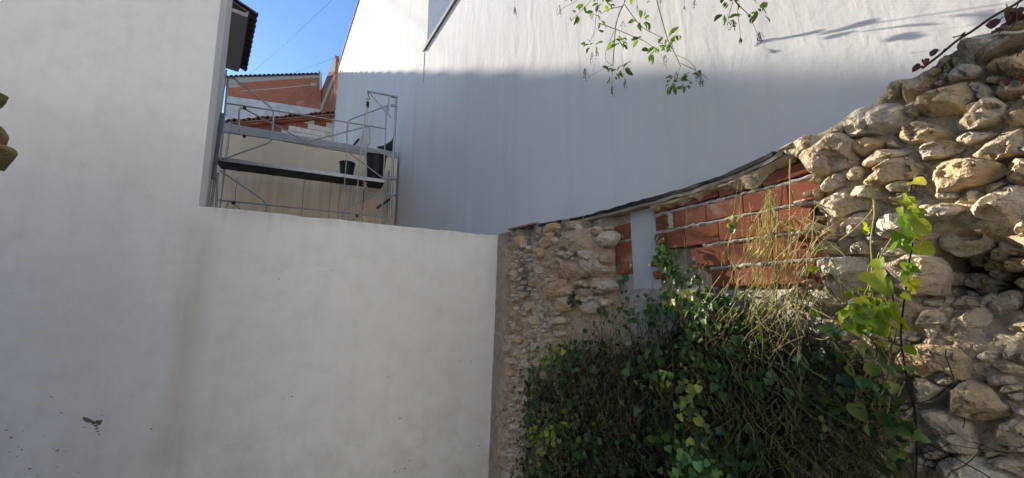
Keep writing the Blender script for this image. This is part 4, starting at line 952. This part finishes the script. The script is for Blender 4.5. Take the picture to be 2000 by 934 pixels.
def basis(tip, nrm):
    y = tip/np.linalg.norm(tip); z = nrm-y*(nrm@y); z /= np.linalg.norm(z)+1e-9; x = np.cross(y, z); return np.stack([x, y, z], 1)
def leaf_mesh(kind, mat): V, T = TPL[kind]; return np_mesh('leaf', V, T, mat, add=False)
LM = {(k, m): leaf_mesh(k, M[m]) for m, ks in (('leaf_b', ('ivy', 'heart', 'ivy2', 'heart2', 'heart3')), ('leaf_d', ('ivy', 'heart', 'ivy2', 'heart2', 'heart3')), ('leaf_t', ('oval', 'oval2')), ('leaf_r', ('oval', 'heart2', 'heart', 'heart3'))) for k in ks}
VAR = {'ivy': ('ivy', 'ivy2'), 'heart': ('heart', 'heart2', 'heart3'), 'oval': ('oval', 'oval2')}
def put_leaf(kind, mat, pos, tip, nrm, size, parent):
    B_ = basis(tip, nrm)*size; ks = [k for k in VAR[kind] if (k, mat) in LM]; o = bpy.data.objects.new('leaf', LM[(ks[int(rv_.integers(0, len(ks)))], mat)]); COL.objects.link(o); o.parent = parent
    m = Matrix.Identity(4)
    for i in range(3):
        for j in range(3): m[i][j] = float(B_[i, j])
        m[i][3] = float(pos[i])
    o.matrix_world = m; return o
def leaves_mesh(name, items, parent, mat='leaf_v'):               # items: (kind, pos, basis*size, colour)
    Vs, Ts, Cs, b = [], [], [], 0
    for kind, pos, B_, c in items:
        V, T = TPL[kind]; Vs.append(V@B_.T+pos); Ts.append(T+b); b += len(V); Cs.append(np.tile(c, (len(V), 1)))
    return tag(np_mesh(name, np.concatenate(Vs), np.concatenate(Ts), M[mat], parent, True, np.concatenate(Cs)), kind='stuff')
rv_ = np.random.default_rng(77)
def rvec(s=1.): return rv_.normal(0, s, 3)
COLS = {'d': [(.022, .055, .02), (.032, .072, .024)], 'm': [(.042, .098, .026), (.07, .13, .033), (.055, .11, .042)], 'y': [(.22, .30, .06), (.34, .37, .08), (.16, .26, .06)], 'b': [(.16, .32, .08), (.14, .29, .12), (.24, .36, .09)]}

# ------------------------------------------------------------------ creeper mass on the rubble wall
cr = thing('creeper'); 
OUT = [(1030, 934), (1040, 700), (1075, 670), (1130, 640), (1170, 600), (1290, 560), (1370, 520), (1400, 575), (1500, 590), (1560, 600), (1640, 650), (1720, 690), (1770, 760), (1790, 934)]
def out_top(px): return np.interp(px, [1025, 1040, 1075, 1130, 1190, 1240, 1290, 1340, 1400, 1450, 1500, 1560, 1640, 1720, 1790], [900, 725, 690, 662, 640, 650, 622, 600, 592, 615, 605, 622, 668, 725, 810])
def bulge(px, py):
    a = np.clip((py-out_top(px))/150, 0, 1)**.7; e = np.clip((px-1030)/60, .1, 1)*np.clip((1800-px)/260, .12, 1); return (.03+.17*a*e)
stems_d, rad_d, stems_g, rad_g = [], [], [], []
def openness(px, py): return float(fbm(np.array([[px*.011, py*.011, 4.]]), 3, 57)[0])
def hang(px, py, length, n_frac, wob, steep=1.):
    t, z = tz(px, py); L = []; a = rv_.uniform(-.4, .4); n = bulge(px, py)*n_frac
    k = max(5, int(length/.045)); dt = 0.
    for i in range(k):
        x, y = proj_np(SW(t, z, 0)); nb_ = float(bulge(x, y))*n_frac+.012; n += (nb_-n)*.35+rv_.normal(0, .006)
        L.append(SW(t, z, n+float(batter(t, z)))); dt = .8*dt+rv_.normal(0, wob); t += dt*.05+a*.008; z -= .045*steep*rv_.uniform(.5, 1.1)
        if z < GROUND or x > 1775: break
    return L
for i in range(820):
    px = 1040+640*rv_.uniform(0, 1)**1.15; top = float(out_top(px)); py = top+rv_.uniform(-10, 260)*rv_.uniform(.1, 1)-(rv_.uniform(10, 60) if rv_.uniform() < .12 else 0)
    if px > 1500 and rv_.uniform() < .45: continue
    L = hang(px, py, rv_.uniform(.25, 1.1)*(.55 if px > 1500 else 1), rv_.uniform(.05, 1.05), .42)
    if len(L) > 3 and (openness(px, py) > -.12 or rv_.uniform() < .3): stems_d.append(L); rad_d.append(rv_.uniform(.0011, .0026))
for i in range(420):                                             # tangled arcs
    px = rv_.uniform(1080, 1700); py = out_top(px)+rv_.uniform(30, 330); t, z = tz(px, min(py, 930)); L = []; a = rv_.uniform(0, 6.28); n = float(bulge(px, py))*rv_.uniform(.3, 1.1); tw_ = rv_.normal(0, .22)
    for k in range(int(rv_.uniform(8, 22))):
        L.append(SW(t, z, n+.01+float(batter(t, z)))); t += math.cos(a)*.03; z += math.sin(a)*.03-.006; a += tw_+rv_.normal(0, .12); n += rv_.normal(0, .006)
    stems_d.append(L); rad_d.append(rv_.uniform(.0010, .0022))
for i in range(385):
    px = rv_.uniform(1050, 1760); py = out_top(px)+rv_.uniform(-20, 200)
    if i > 330: px = rv_.uniform(1285, 1610); py = rv_.uniform(500, 610)
    L = hang(px, py, rv_.uniform(.3, .9), rv_.uniform(.7, 1.15), .35)
    if len(L) > 3: stems_g.append(L); rad_g.append(rv_.uniform(.0012, .0026))
for nm_, mt_, sel in (('dead_stems', 'stem', lambda k: k % 6 != 0), ('pale_stems', 'stem_pale', lambda k: k % 6 == 0)):
    V, T = tube_arrays([l for k, l in enumerate(stems_d) if sel(k)], [r*(1 if sel(1) else 1.15) for k, r in enumerate(rad_d) if sel(k)], 3); tag(np_mesh(nm_, V, T, M[mt_], cr), kind='stuff')
V, T = tube_arrays(stems_g, rad_g, 3); tag(np_mesh('green_stems', V, T, M['stem_green'], cr), kind='stuff')
patches = [(1085, 700, 38, 30, 70, 'y'), (1132, 720, 22, 50, 55, 'm'), (1060, 800, 28, 70, 150, 'd'), (1110, 845, 50, 30, 90, 'y'), (1175, 860, 45, 40, 70, 'm'), (1150, 795, 35, 40, 50, 'm'), (1085, 905, 50, 35, 100, 'd'),
           (1320, 735, 30, 20, 36, 'y'), (1300, 700, 50, 30, 35, 'm'), (1330, 830, 40, 40, 40, 'd'), (1390, 650, 25, 60, 80, 'm'), (1402, 760, 22, 80, 85, 'y'), (1395, 870, 40, 45, 90, 'b'), (1425, 905, 45, 35, 75, 'b'),
           (1470, 640, 40, 50, 55, 'm'), (1440, 720, 30, 50, 40, 'm'), (1545, 745, 40, 40, 28, 'm'), (1250, 720, 60, 60, 40, 'm'), (1240, 880, 70, 50, 70, 'd'), (1210, 620, 40, 25, 20, 'm'), (1310, 500, 22, 36, 48, 'm'), (1340, 545, 28, 30, 44, 'm'),
           (1300, 605, 40, 30, 40, 'm'), (1128, 585, 7, 14, 14, 'd'), (1230, 560, 8, 40, 14, 'm'), (1420, 590, 40, 20, 30, 'm'), (1600, 690, 40, 30, 30, 'd'), (1480, 860, 50, 50, 60, 'd'), (1650, 760, 50, 60, 50, 'd'), (1160, 680, 40, 30, 40, 'd'), (1345, 590, 40, 25, 30, 'y')]
items, single = [], []
for (px0, py0, sx, sy, cnt_, tone) in patches:
    for _ in range(int(cnt_*1.4)):
        px, py = rv_.normal(px0, sx*.6), min(933, rv_.normal(py0, sy*.6)); t, z = tz(px, py); n = float(bulge(px, py))*rv_.uniform(.55, 1.2)+.02+float(batter(t, z))
        size = rv_.choice([.022, .031, .042, .056], p=[.33, .35, .22, .10])*(1.12 if tone == 'b' else .95)
        c = np.array(COLS[tone if rv_.uniform() < .7 else 'm'][rv_.integers(0, 2)])*rv_.uniform(.8, 1.25)
        (single if (size > .036 or tone in 'by') and rv_.uniform() < .8 and len(single) < 285 else items).append((rv_.choice(['ivy', 'heart']), SW(t, z, n), -UP*.9+rvec(.55), NS*.8+UP*.55+rvec(.45), size, c, tone))
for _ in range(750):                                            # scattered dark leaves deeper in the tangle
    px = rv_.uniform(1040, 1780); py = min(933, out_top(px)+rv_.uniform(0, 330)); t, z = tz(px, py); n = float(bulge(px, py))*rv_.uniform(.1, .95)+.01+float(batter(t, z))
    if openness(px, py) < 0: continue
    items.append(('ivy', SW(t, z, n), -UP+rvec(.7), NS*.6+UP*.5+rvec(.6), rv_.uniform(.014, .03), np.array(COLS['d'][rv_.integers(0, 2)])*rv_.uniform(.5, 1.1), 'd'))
for _ in range(5000):                                            # near-black leaves added to colour in the shaded gaps behind the stems
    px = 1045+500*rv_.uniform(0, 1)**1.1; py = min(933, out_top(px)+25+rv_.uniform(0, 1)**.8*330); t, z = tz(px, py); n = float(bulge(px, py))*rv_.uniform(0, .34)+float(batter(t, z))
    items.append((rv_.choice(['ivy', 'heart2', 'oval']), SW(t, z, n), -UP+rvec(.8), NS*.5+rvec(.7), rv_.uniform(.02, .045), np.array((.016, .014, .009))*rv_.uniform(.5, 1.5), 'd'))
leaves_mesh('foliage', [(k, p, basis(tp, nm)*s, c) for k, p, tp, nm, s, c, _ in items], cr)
for k, p, tp, nm, s, c, tone in single: put_leaf(str(k), 'leaf_b' if tone in 'by' and rv_.uniform() < .6 else 'leaf_d', p, tp, nm, s, cr)
adopt(cr, SW(2.2, GROUND, .1)); tag(cr, 'dark tangled creeper covering the lower part of the rubble wall', 'creeper')

# ------------------------------------------------------------------ dry hanging stems over the bricks
dv = thing('dry_vine'); L1, R1 = [], []
def dry(pts, r, jit=.006, n0=.03, n1=.09, k=16):
    q = np.array([tz(*p) for p in pts]); d = np.r_[0, np.cumsum(np.linalg.norm(np.diff(q, axis=0), axis=1))]; s = np.linspace(0, d[-1], k); t = np.interp(s, d, q[:, 0]); z = np.interp(s, d, q[:, 1])
    sd_ = int(rv_.integers(0, 9999)); w = fbm(np.stack([s*11, s*0, s*0+sd_], -1), 3, sd_); w2 = fbm(np.stack([s*9, s*0+9, s*0+sd_], -1), 3, sd_)
    L1.append([SW(a, b, n0+(n1-n0)*i/k+jit*2*w2[i]) for i, (a, b) in enumerate(zip(t+jit*2.2*w, z))]); R1.append(r)
dry([(1546, 312), (1549, 370), (1552, 420), (1545, 480), (1530, 560), (1528, 600)], .0035, .003, .02, .06, 24)
for _ in range(42): x = rv_.normal(1516, 13); dry([(1515+rv_.normal(0, 3), 366+rv_.uniform(0, 24)), (x-4, 430), (x-8+rv_.normal(0, 10), 500+rv_.uniform(-30, 70))], rv_.uniform(.0007, .0013), .012)
for _ in range(60): x = rv_.uniform(1440, 1600); y = rv_.uniform(390, 500); dry([(x, y), (x+rv_.normal(0, 12), y+70), (x+rv_.normal(-6, 22), y+rv_.uniform(120, 190))], rv_.uniform(.0007, .0016), .016, .03, .11)
for _ in range(26): x = rv_.uniform(1540, 1680); y = rv_.uniform(420, 560); dry([(x, y), (x-rv_.uniform(20, 60), y+rv_.uniform(-40, 30)), (x-rv_.uniform(50, 90), y+rv_.uniform(50, 110))], rv_.uniform(.0010, .002), .008, .05, .12)
for _ in range(34): x = rv_.uniform(1430, 1590); y = rv_.uniform(540, 640); dry([(x, y), (x+rv_.normal(0, 26), y+40), (x+rv_.normal(0, 34), y+rv_.uniform(70, 150))], rv_.uniform(.001, .0018), .01, .08, .16)
for px0, py0 in ((1447, 350), (1276, 410), (1345, 405), (1455, 330), (1292, 470), (1345, 470), (1212, 520)): dry([(px0, py0), (px0+rv_.normal(0, 4), py0+60), (px0+rv_.normal(0, 6), py0+rv_.uniform(90, 160))], .001, .003, .02, .04)
for nm_, mt_, a_ in (('dry_stems', 'stem_dry', 0), ('green_stems', 'stem_yg', 1)):
    V, T = tube_arrays([l for k, l in enumerate(L1) if (k % 5 < 2) == bool(a_)], [l for k, l in enumerate(R1) if (k % 5 < 2) == bool(a_)], 4); tag(np_mesh(nm_, V, T, M[mt_], dv), kind='stuff')
for px, py, s in ((1441, 425, .035), (1444, 437, .04), (1447, 447, .036), (1437, 440, .03), (1608, 522, .035), (1607, 603, .04), (1532, 598, .03), (1455, 640, .03)):
    t, z = tz(px, py); put_leaf('heart', 'leaf_b' if px > 1500 else 'leaf_d', SW(t, z, .06), -UP+rvec(.4), NS+rvec(.3), s, dv)
adopt(dv, SW(3.2, 1.65, .05)); tag(dv, 'dry straw-coloured vine stems hanging over the brick infill', 'dry vine')

# ------------------------------------------------------------------ bright ivy strand on the stones
iv = thing('ivy_strand')
LB = [(1785, 367, 26), (1770, 385, 18), (1768, 402, 24), (1776, 396, 16), (1773, 440, 44), (1793, 446, 30), (1768, 428, 22), (1762, 468, 24), (1755, 485, 22), (1785, 482, 34), (1800, 492, 28), (1722, 518, 26), (1775, 528, 28), (1782, 560, 26), (1708, 552, 42), (1722, 562, 36),
      (1696, 543, 20), (1690, 572, 22), (1700, 592, 26), (1665, 610, 30), (1660, 632, 30), (1668, 645, 22), (1705, 628, 30), (1720, 612, 22), (1736, 612, 32), (1750, 620, 28), (1730, 645, 30), (1712, 645, 26), (1757, 638, 22), (1742, 662, 18), (1724, 674, 18), (1775, 685, 20), (1695, 445, 18), (1700, 452, 16), (1640, 640, 24), (1715, 600, 24), (1745, 600, 20), (1680, 625, 24)]
LD = [(1690, 685, 32), (1715, 692, 30), (1734, 712, 22), (1712, 724, 28), (1755, 722, 22), (1777, 724, 18), (1746, 730, 20), (1715, 765, 28), (1722, 782, 24), (1755, 785, 22), (1673, 805, 36), (1735, 823, 32), (1760, 812, 30), (1763, 842, 32), (1680, 840, 32), (1788, 860, 24), (1778, 885, 32), (1772, 910, 34), (1740, 890, 24), (1645, 655, 32), (1612, 648, 34), (1650, 770, 28), (1680, 885, 26), (1675, 915, 22), (1600, 822, 16), (1642, 700, 22), (1705, 800, 24), (1748, 760, 22), (1730, 920, 26), (1690, 750, 26), (1752, 925, 26), (1765, 870, 26), (1745, 850, 22)]
rv_ = np.random.default_rng(31)
for cx_, cy_, sx_, sy_, k_, L_ in ((1710, 615, 40, 30, 26, LB), (1778, 440, 18, 45, 12, LB), (1665, 620, 20, 20, 10, LB), (1775, 540, 18, 40, 7, LB), (1735, 780, 40, 70, 5, LD), (1660, 720, 40, 50, 4, LD), (1765, 880, 20, 40, 2, LD)):
    for _ in range(k_): L_.append((rv_.normal(cx_, sx_*.6), rv_.normal(cy_, sy_*.6), rv_.uniform(12, 22)))
PT_ = []
for lst, mt, nb_ in ((LB, 'leaf_b', .13), (LD, 'leaf_d', .12)):
    for px, py, w in lst:
        n = nb_+rv_.uniform(-.03, .04); t, z = tz(px, py, n); P = SW(t, z, n); s = w*(.70 if mt == 'leaf_b' else .64)/FPX*float(np.linalg.norm(P-O3))
        PT_.append([P+UP*s*.45, P+UP*s*.75+rvec(s*.12)-NS*.02, P+UP*s*1.2+rvec(s*.25)-NS*.06])
        put_leaf('heart' if rv_.uniform() < .65 else 'ivy', mt, P+UP*s*.45, -UP*1.0+rvec(.42), NS*.75+UP*.35+SDIR*.35+rvec(.42), s, iv)
V, T = tube_arrays(PT_, [.0011]*len(PT_), 4); tag(np_mesh('leaf_stalks', V, T, M['stem_yg'], iv), kind='stuff')
def strand(pts, r, mat, n=.10, par=None):
    P = [SW(*tz(x, y, n), n+.01*math.sin(i*1.9)) for i, (x, y) in enumerate(pts)]; return tube('stem', rounded(P, .04, 3), r, M[mat], par, 6)
for pts, r, mt in (([(1781, 360), (1776, 400), (1783, 440), (1780, 485), (1776, 520), (1770, 560), (1762, 600), (1760, 660), (1772, 740), (1785, 800), (1792, 880), (1790, 940)], .0028, 'stem'), ([(1706, 390), (1711, 420), (1698, 470), (1703, 520), (1700, 580)], .0026, 'stem_dry'), ([(1745, 460), (1722, 500), (1695, 560), (1675, 600)], .0022, 'stem_dry'),
                   ([(1585, 602), (1625, 620), (1650, 640), (1665, 615)], .0026, 'stem_dry'), ([(1640, 470), (1670, 450), (1700, 415), (1708, 392)], .002, 'stem_dry'), ([(1624, 663), (1650, 695), (1665, 720), (1672, 760), (1670, 810), (1676, 880), (1682, 940)], .003, 'stem_green'),
                   ([(1628, 705), (1627, 760), (1631, 830), (1627, 890), (1630, 940)], .0032, 'stem'), ([(1590, 440), (1605, 480), (1625, 510), (1640, 545), (1650, 590)], .002, 'stem_green'), ([(1735, 905), (1720, 800), (1735, 720), (1742, 660)], .0024, 'stem_green'),
                   ([(1500, 840), (1530, 815), (1560, 790), (1600, 792)], .0026, 'stem_green'), ([(1590, 930), (1615, 905), (1630, 890), (1660, 934)], .003, 'stem_dry'), ([(1496, 720), (1520, 705), (1550, 735), (1560, 770), (1540, 800), (1505, 850)], .0024, 'stem_dry'), ([(1655, 640), (1610, 665), (1585, 660)], .0022, 'stem_dry')):
    strand(pts, r, mt, .10, iv)
adopt(iv, SW(3.7, 1.1, .1)); tag(iv, 'trailing ivy with large sunlit yellow-green leaves on the limestone', 'ivy')

# ------------------------------------------------------------------ bramble twig on top of the rubble wall
br = thing('bramble'); 
def TW(px, py, n=-.02): t, z = tz(px, py, n); return SW(t, z, n)
pt = lambda pts, n=-.02: rounded([TW(1500+x*SX, y*SX, n) for x, y in pts], .05, 3)
tube('stem', pt([(1200, 535), (1340, 430), (1480, 310), (1600, 240), (1720, 150), (1830, 85), (1940, 30), (2050, -60), (2200, -200)]), .0042, M['bark'], br, 6)
for pts in ([(1960, 10), (1900, 130), (1840, 190), (1800, 260)], [(1920, 60), (1950, 150), (1880, 240)], [(1480, 310), (1540, 250)], [(1340, 430), (1380, 380)], [(1960, 400), (1900, 530), (1860, 590)], [(1996, 560), (1930, 600), (1890, 640)]): tube('twig', pt(pts, .05), .0018, M['bark'], br, 5)
for x, y, s in ((1810, 150, 16), (1925, 75, 18), (1910, 112, 17), (1330, 392, 11), (1215, 468, 10), (1190, 512, 12), (1765, 237, 12), (1870, 45, 12), (1850, 540, 10), (1950, 615, 12), (1850, 625, 10)):
    P = TW(1500+x*SX, y*SX, .03); put_leaf('heart', 'leaf_r', P, -UP+rvec(.5), NS*.7+rvec(.5), s/FPX*float(np.linalg.norm(P-O3))*.8, br)
for x, y, s in ((1980, 62, 20), (1450, 297, 13)):
    P = TW(1500+x*SX, y*SX, .03); put_leaf('oval', 'leaf_t', P, WDIR+rvec(.2), NS+rvec(.2), s/FPX*float(np.linalg.norm(P-O3))*1.5, br)
adopt(br, TW(1960, 40)); tag(br, 'thin bramble twig with withered dark red leaves over the wall top', 'bramble')

# ------------------------------------------------------------------ tree whose twigs hang into the picture
tr = thing('overhanging_tree'); SB = 1/3.636; rt = np.random.default_rng(12); rv_ = rt
def HB(x, y, d=0.): return at_y(980+x*SB, y*SB, 2.72+d-.85*min(1., max(0., (x-1150)/430)))
TWG = [([(885, -160), (880, 0), (840, 80), (810, 170), (800, 300), (790, 460)], .0085), ([(690, 165), (830, 215), (900, 245), (1010, 290), (1090, 345)], .0055), ([(870, 30), (940, 130), (1000, 200), (1130, 265)], .005), ([(1085, -160), (1100, 0), (1140, 150), (1180, 290), (1240, 400), (1270, 470)], .0065),
       ([(1240, 390), (1330, 430), (1380, 490), (1370, 520)], .003), ([(1270, 450), (1380, 500), (1440, 540), (1470, 570)], .003), ([(800, 220), (740, 360), (730, 430), (780, 460)], .0035), ([(690, -160), (680, 0), (665, 160), (660, 240), (620, 300)], .004), ([(860, 45), (770, 60), (700, 100)], .005),
       ([(790, 460), (700, 500), (610, 550)], .0028), ([(600, -160), (545, 0), (430, 60), (390, 110)], .003), ([(700, -160), (640, 0), (580, 60), (490, 150)], .0035), ([(1610, -90), (1650, 0), (1740, 95), (1790, 130)], .0045), ([(1640, 20), (1610, 120), (1600, 200)], .0025), ([(1670, 60), (1690, 200), (1700, 320)], .0022),
       ([(1780, 160), (1840, 300)], .002), ([(790, 460), (780, 600), (785, 690)], .0022), ([(1270, 470), (1240, 560), (1230, 640)], .0022), ([(1000, 200), (990, 300)], .002), ([(850, 380), (870, 560), (890, 610)], .002), ([(85, -60), (95, 60), (110, 140)], .002), ([(960, -60), (960, 90)], .0025), ([(1290, -60), (1300, 70)], .002), ([(1390, -60), (1360, 60)], .002), ([(1130, 380), (1180, 500)], .0018), ([(660, 460), (650, 520)], .0018)]
LIMB = np.array([.45, 1.7, 6.6])
for pts, r in TWG:
    dj = rt.uniform(-.12, .12); P = [HB(x, y, dj+.03*i) for i, (x, y) in enumerate(pts)]; tube('twig', rounded(P, .05, 3), np.linspace(r*.62, r*.4, len(rounded(P, .05, 3))), M['bark'], tr, 6)
trunk = [np.array(p) for p in ((.7, -2.2, GROUND), (.72, -2.15, .6), (.62, -1.9, 1.9), (.70, -1.5, 3.4), (.65, -.4, 5.2), (.55, .9, 6.2), LIMB, (.5, 2.6, 6.9))]
tube('trunk', trunk, np.array([.16, .14, .12, .10, .07, .045, .03, .018]), M['bark'], tr, 12)
for x, yy in ((690, -160), (885, -160), (1085, -160), (1610, -90), (600, -160)):
    e = HB(x, yy); tube('limb', [LIMB+np.array([.0, .2, .02]), np.array([e[0], e[1], 6.3]), (e+np.array([e[0], e[1], 6.3]))/2, e], np.array([.011, .008, .005, .004])*(.45 if x > 1500 else 1), M['bark'], tr, 7)
CL = [(730, 25, 12, 50), (660, 95, 6, 25), (700, 150, 3, 15), (545, 95, 4, 25), (590, 40, 3, 20), (730, 225, 1, 3), (560, 315, 1, 5), (650, 320, 7, 38), (820, 290, 9, 42), (855, 310, 5, 25), (990, 150, 9, 48), (980, 280, 3, 15), (1060, 370, 7, 36), (1100, 320, 10, 36), (1190, 290, 8, 40), (1240, 240, 6, 30), (790, 520, 9, 36), (850, 490, 8, 32),
      (1210, 590, 13, 44), (1300, 590, 9, 36), (1330, 530, 4, 28), (1570, 100, 4, 30), (1620, 20, 8, 38), (1700, 120, 2, 20), (1760, 140, 3, 20), (1820, 50, 6, 36), (1845, 100, 4, 36), (720, -60, 8, 60), (900, -70, 6, 60), (1600, -40, 6, 40), (480, -70, 4, 40)]
for x0, y0, c_, sp in CL:
    for _ in range(c_):
        a = rt.uniform(0, 6.28); rr = sp*rt.uniform(.2, 1); x, y = x0+math.cos(a)*rr, y0+math.sin(a)*rr*.9; P = HB(x, y, rt.normal(0, .10)); d = HB(x+math.cos(a), y+math.sin(a))-HB(x, y)
        put_leaf('oval', 'leaf_t', P, d/np.linalg.norm(d)-UP*.25+rvec(.3), np.array([0, -.8, .5])+rvec(.5), rt.uniform(.04, .078)*(.75 if x > 1450 else 1), tr)
bv, bt_, b0 = [], [], 0
ico = [(0, 0, 1), (.9, 0, .1), (0, .9, .1), (-.9, 0, .1), (0, -.9, .1), (0, 0, -1)]; icf = [(0, 1, 2), (0, 2, 3), (0, 3, 4), (0, 4, 1), (5, 2, 1), (5, 3, 2), (5, 4, 3), (5, 1, 4)]
BC = [(95, 90, 14, 22), (410, 90, 8, 35), (490, 140, 5, 12), (680, 390, 8, 14), (640, 420, 10, 30), (590, 540, 14, 34), (785, 650, 12, 26), (880, 600, 8, 24), (860, 190, 6, 25), (1160, 440, 10, 30), (1240, 560, 8, 30), (1410, 560, 18, 40), (1420, 600, 6, 20), (1640, 190, 22, 30), (1695, 300, 10, 16), (1830, 270, 14, 26), (1300, 60, 6, 12), (1370, 30, 8, 20), (1125, 20, 6, 14), (1040, 10, 5, 12), (960, 70, 6, 18), (1200, 350, 8, 30)]
bst, brd = [], []
for x0, y0, c_, sp in BC:
    top = HB(x0, y0-sp*1.6)
    for _ in range(c_):
        P = HB(x0+rt.normal(0, sp*.5), y0+rt.normal(0, sp*.6), rt.normal(0, .04)); r = rt.uniform(.003, .0055)
        bv.append(np.array(ico)*r+P); bt_.append(np.array(icf)+b0); b0 += 6
        bst.append([top, (top+P)/2+UP*.01, P]); brd.append(.0009)
tag(np_mesh('berries', np.concatenate(bv), np.concatenate(bt_), M['berry'], tr), kind='stuff')
V, T = tube_arrays(bst, brd, 3); tag(np_mesh('berry_stalks', V, T, M['bark'], tr), kind='stuff')
adopt(tr, trunk[0]); tag(tr, 'overhanging tree twigs with small green leaves and dark berries', 'tree')

# ------------------------------------------------------------------ mossy stone jamb at the left edge of the frame
jb = thing('ruined_wall_end'); rj = np.random.default_rng(3); JY = 1.25
jx = lambda px, py: at_y(px, py, JY)
ja, jb_ = np.array([-1.955, JY, 0]), np.array([-2.9, -4.5, 0]); jd = jb_-ja
prism_obj('masonry', [ja+UP*GROUND, jb_+UP*GROUND, jb_+UP*2.4, ja+jd*.5+UP*2.9, ja+UP*3.4], np.array([-.5, .08, 0]), M['stone_mossy'], jb)
def JW(a, b, n): return at_y(a*1000, b*1000, JY)+np.array([.3, -1., 0])*n
for i, (x, y, w, h) in enumerate(((-54, 172, 30, 20), (-52, 252, 30, 24), (-46, 290, 38, 32), (-64, 215, 26, 24), (-100, 110, 40, 40), (-110, 40, 44, 40), (-110, 370, 40, 44), (-110, 450, 46, 46), (-110, 540, 46, 50), (-110, 640, 46, 54), (-110, 750, 46, 54), (-110, 850, 46, 54))):
    if i > 2: x = 1000+FPX*(-2.06/JY)*(math.cos(PITCH)+(y-467)/FPX*math.sin(PITCH))
    rock(rnd_poly((x/1000, y/1000), w/1000, h/1000, rj, 11), -.02, .035, 3000+i, M['stone_mossy'], jb, 40, (1, .97, .9, .8, .65, .5, .35, .2, .1), bat=False, toW=JW)
adopt(jb, at_y(-200, 1400, JY)); tag(jb, 'dark mossy stone end of a ruined wall at the left edge of the picture', 'stone wall')

# ------------------------------------------------------------------ unseen house and pine, added to shade the rubble wall
SH = head(SUN_HEAD); SRt = np.array([SH[1], -SH[0], 0]); te = math.tan(R(SUN_EL))
def along(d, q, z): return SH*d+SRt*q+UP*z
def beam(px, py, d):                                             # where the sun ray through a wall point crosses distance d
    t, z = tz(px, py, .06); P = SW(t, z, .09); return float(P@SRt), float(z+te*(d-P@SH))
nh = thing('shade_house'); dH = 36.0  # added out of view, roofline shaped to bound the sunlit band below
(qa, za), (qb, zb_) = beam(2000, 485, dH), beam(1480, 690, dH); sl_ = (zb_-za)/(qb-qa)
loop = [along(dH, -7, GROUND), along(dH, qb+.4, GROUND), along(dH, qb+.4, zb_), along(dH, qb, zb_), along(dH, qa-.6, za-.6*sl_), along(dH, -7, za-.6*sl_+2.0)]
prism_obj('walls', loop, SH*5, M['cream'], nh)
adopt(nh, along(dH+2, -2, GROUND)); tag(nh, 'unseen cream house added to shade the lower rubble wall', 'house')
pn = thing('shade_pine'); dP = 46.0; zlow = beam(1760, 258, dP)[1]; qc = 1.05  # added out of view, crown placed to keep sun off the top stones
rp = np.random.default_rng(9); rv_ = rp; base = along(dP, qc, GROUND)
tube('trunk', [base, along(dP, qc-.9, zlow*.5), along(dP, qc-.9, zlow+1.2)], np.array([.4, .32, .22]), M['bark'], pn, 10)
it = []
for _ in range(6000):
    u = rvec(1.); u /= np.linalg.norm(u); r = rp.uniform(.1, 1)**.45; uz = u[2]*r*1.9; uz = uz if uz > 0 else uz*.12
    P = along(dP+u[0]*.7*r, qc+u[1]*1.3*r, zlow+.42+uz+te*u[0]*.7*r)
    it.append(('oval', P, basis(rvec(1.), rvec(1.))*rp.uniform(.14, .30)*np.array([[1.6, 1, 1]]), np.array((.04, .075, .03))*rp.uniform(.7, 1.3)))
leaves_mesh('crown', it, pn); adopt(pn, base); tag(pn, 'unseen dark pine added to shade the top of the rubble wall', 'tree')

# ------------------------------------------------------------------ behind the viewer: unseen house added to bounce sun onto the yard walls
ah = thing('sun_bounce_house'); hx = np.array([math.cos(R(40)), math.sin(R(40)), 0]); hy = np.array([-hx[1], hx[0], 0]); c = np.array([3.0, -7.5, 0])
OH = lambda x, y, z: c+hx*x+hy*y+UP*z
prism_obj('walls', [OH(-9, 0, GROUND), OH(9, 0, GROUND), OH(9, 0, 9.0), OH(-9, 0, 9.0)], -hy*8, M['house'], ah)
prism_obj('roof', [OH(-9.4, .3, 9.004), OH(9.4, .3, 9.004), OH(9.4, -4, 10.6), OH(-9.4, -4, 10.6)], UP*.12, M['tile'], ah)
for x in (-6.5, -2.2, 2.2, 6.5):
    for z in (1.0, 4.2):
        prism_obj('shutter', [OH(x-.5, .02, z), OH(x+.5, .02, z), OH(x+.5, .02, z+1.4), OH(x-.5, .02, z+1.4)], hy*.05, M['bark'], ah)
adopt(ah, OH(0, -4, GROUND)); tag(ah, 'unseen white shuttered house added behind the viewer to bounce sunlight', 'house')
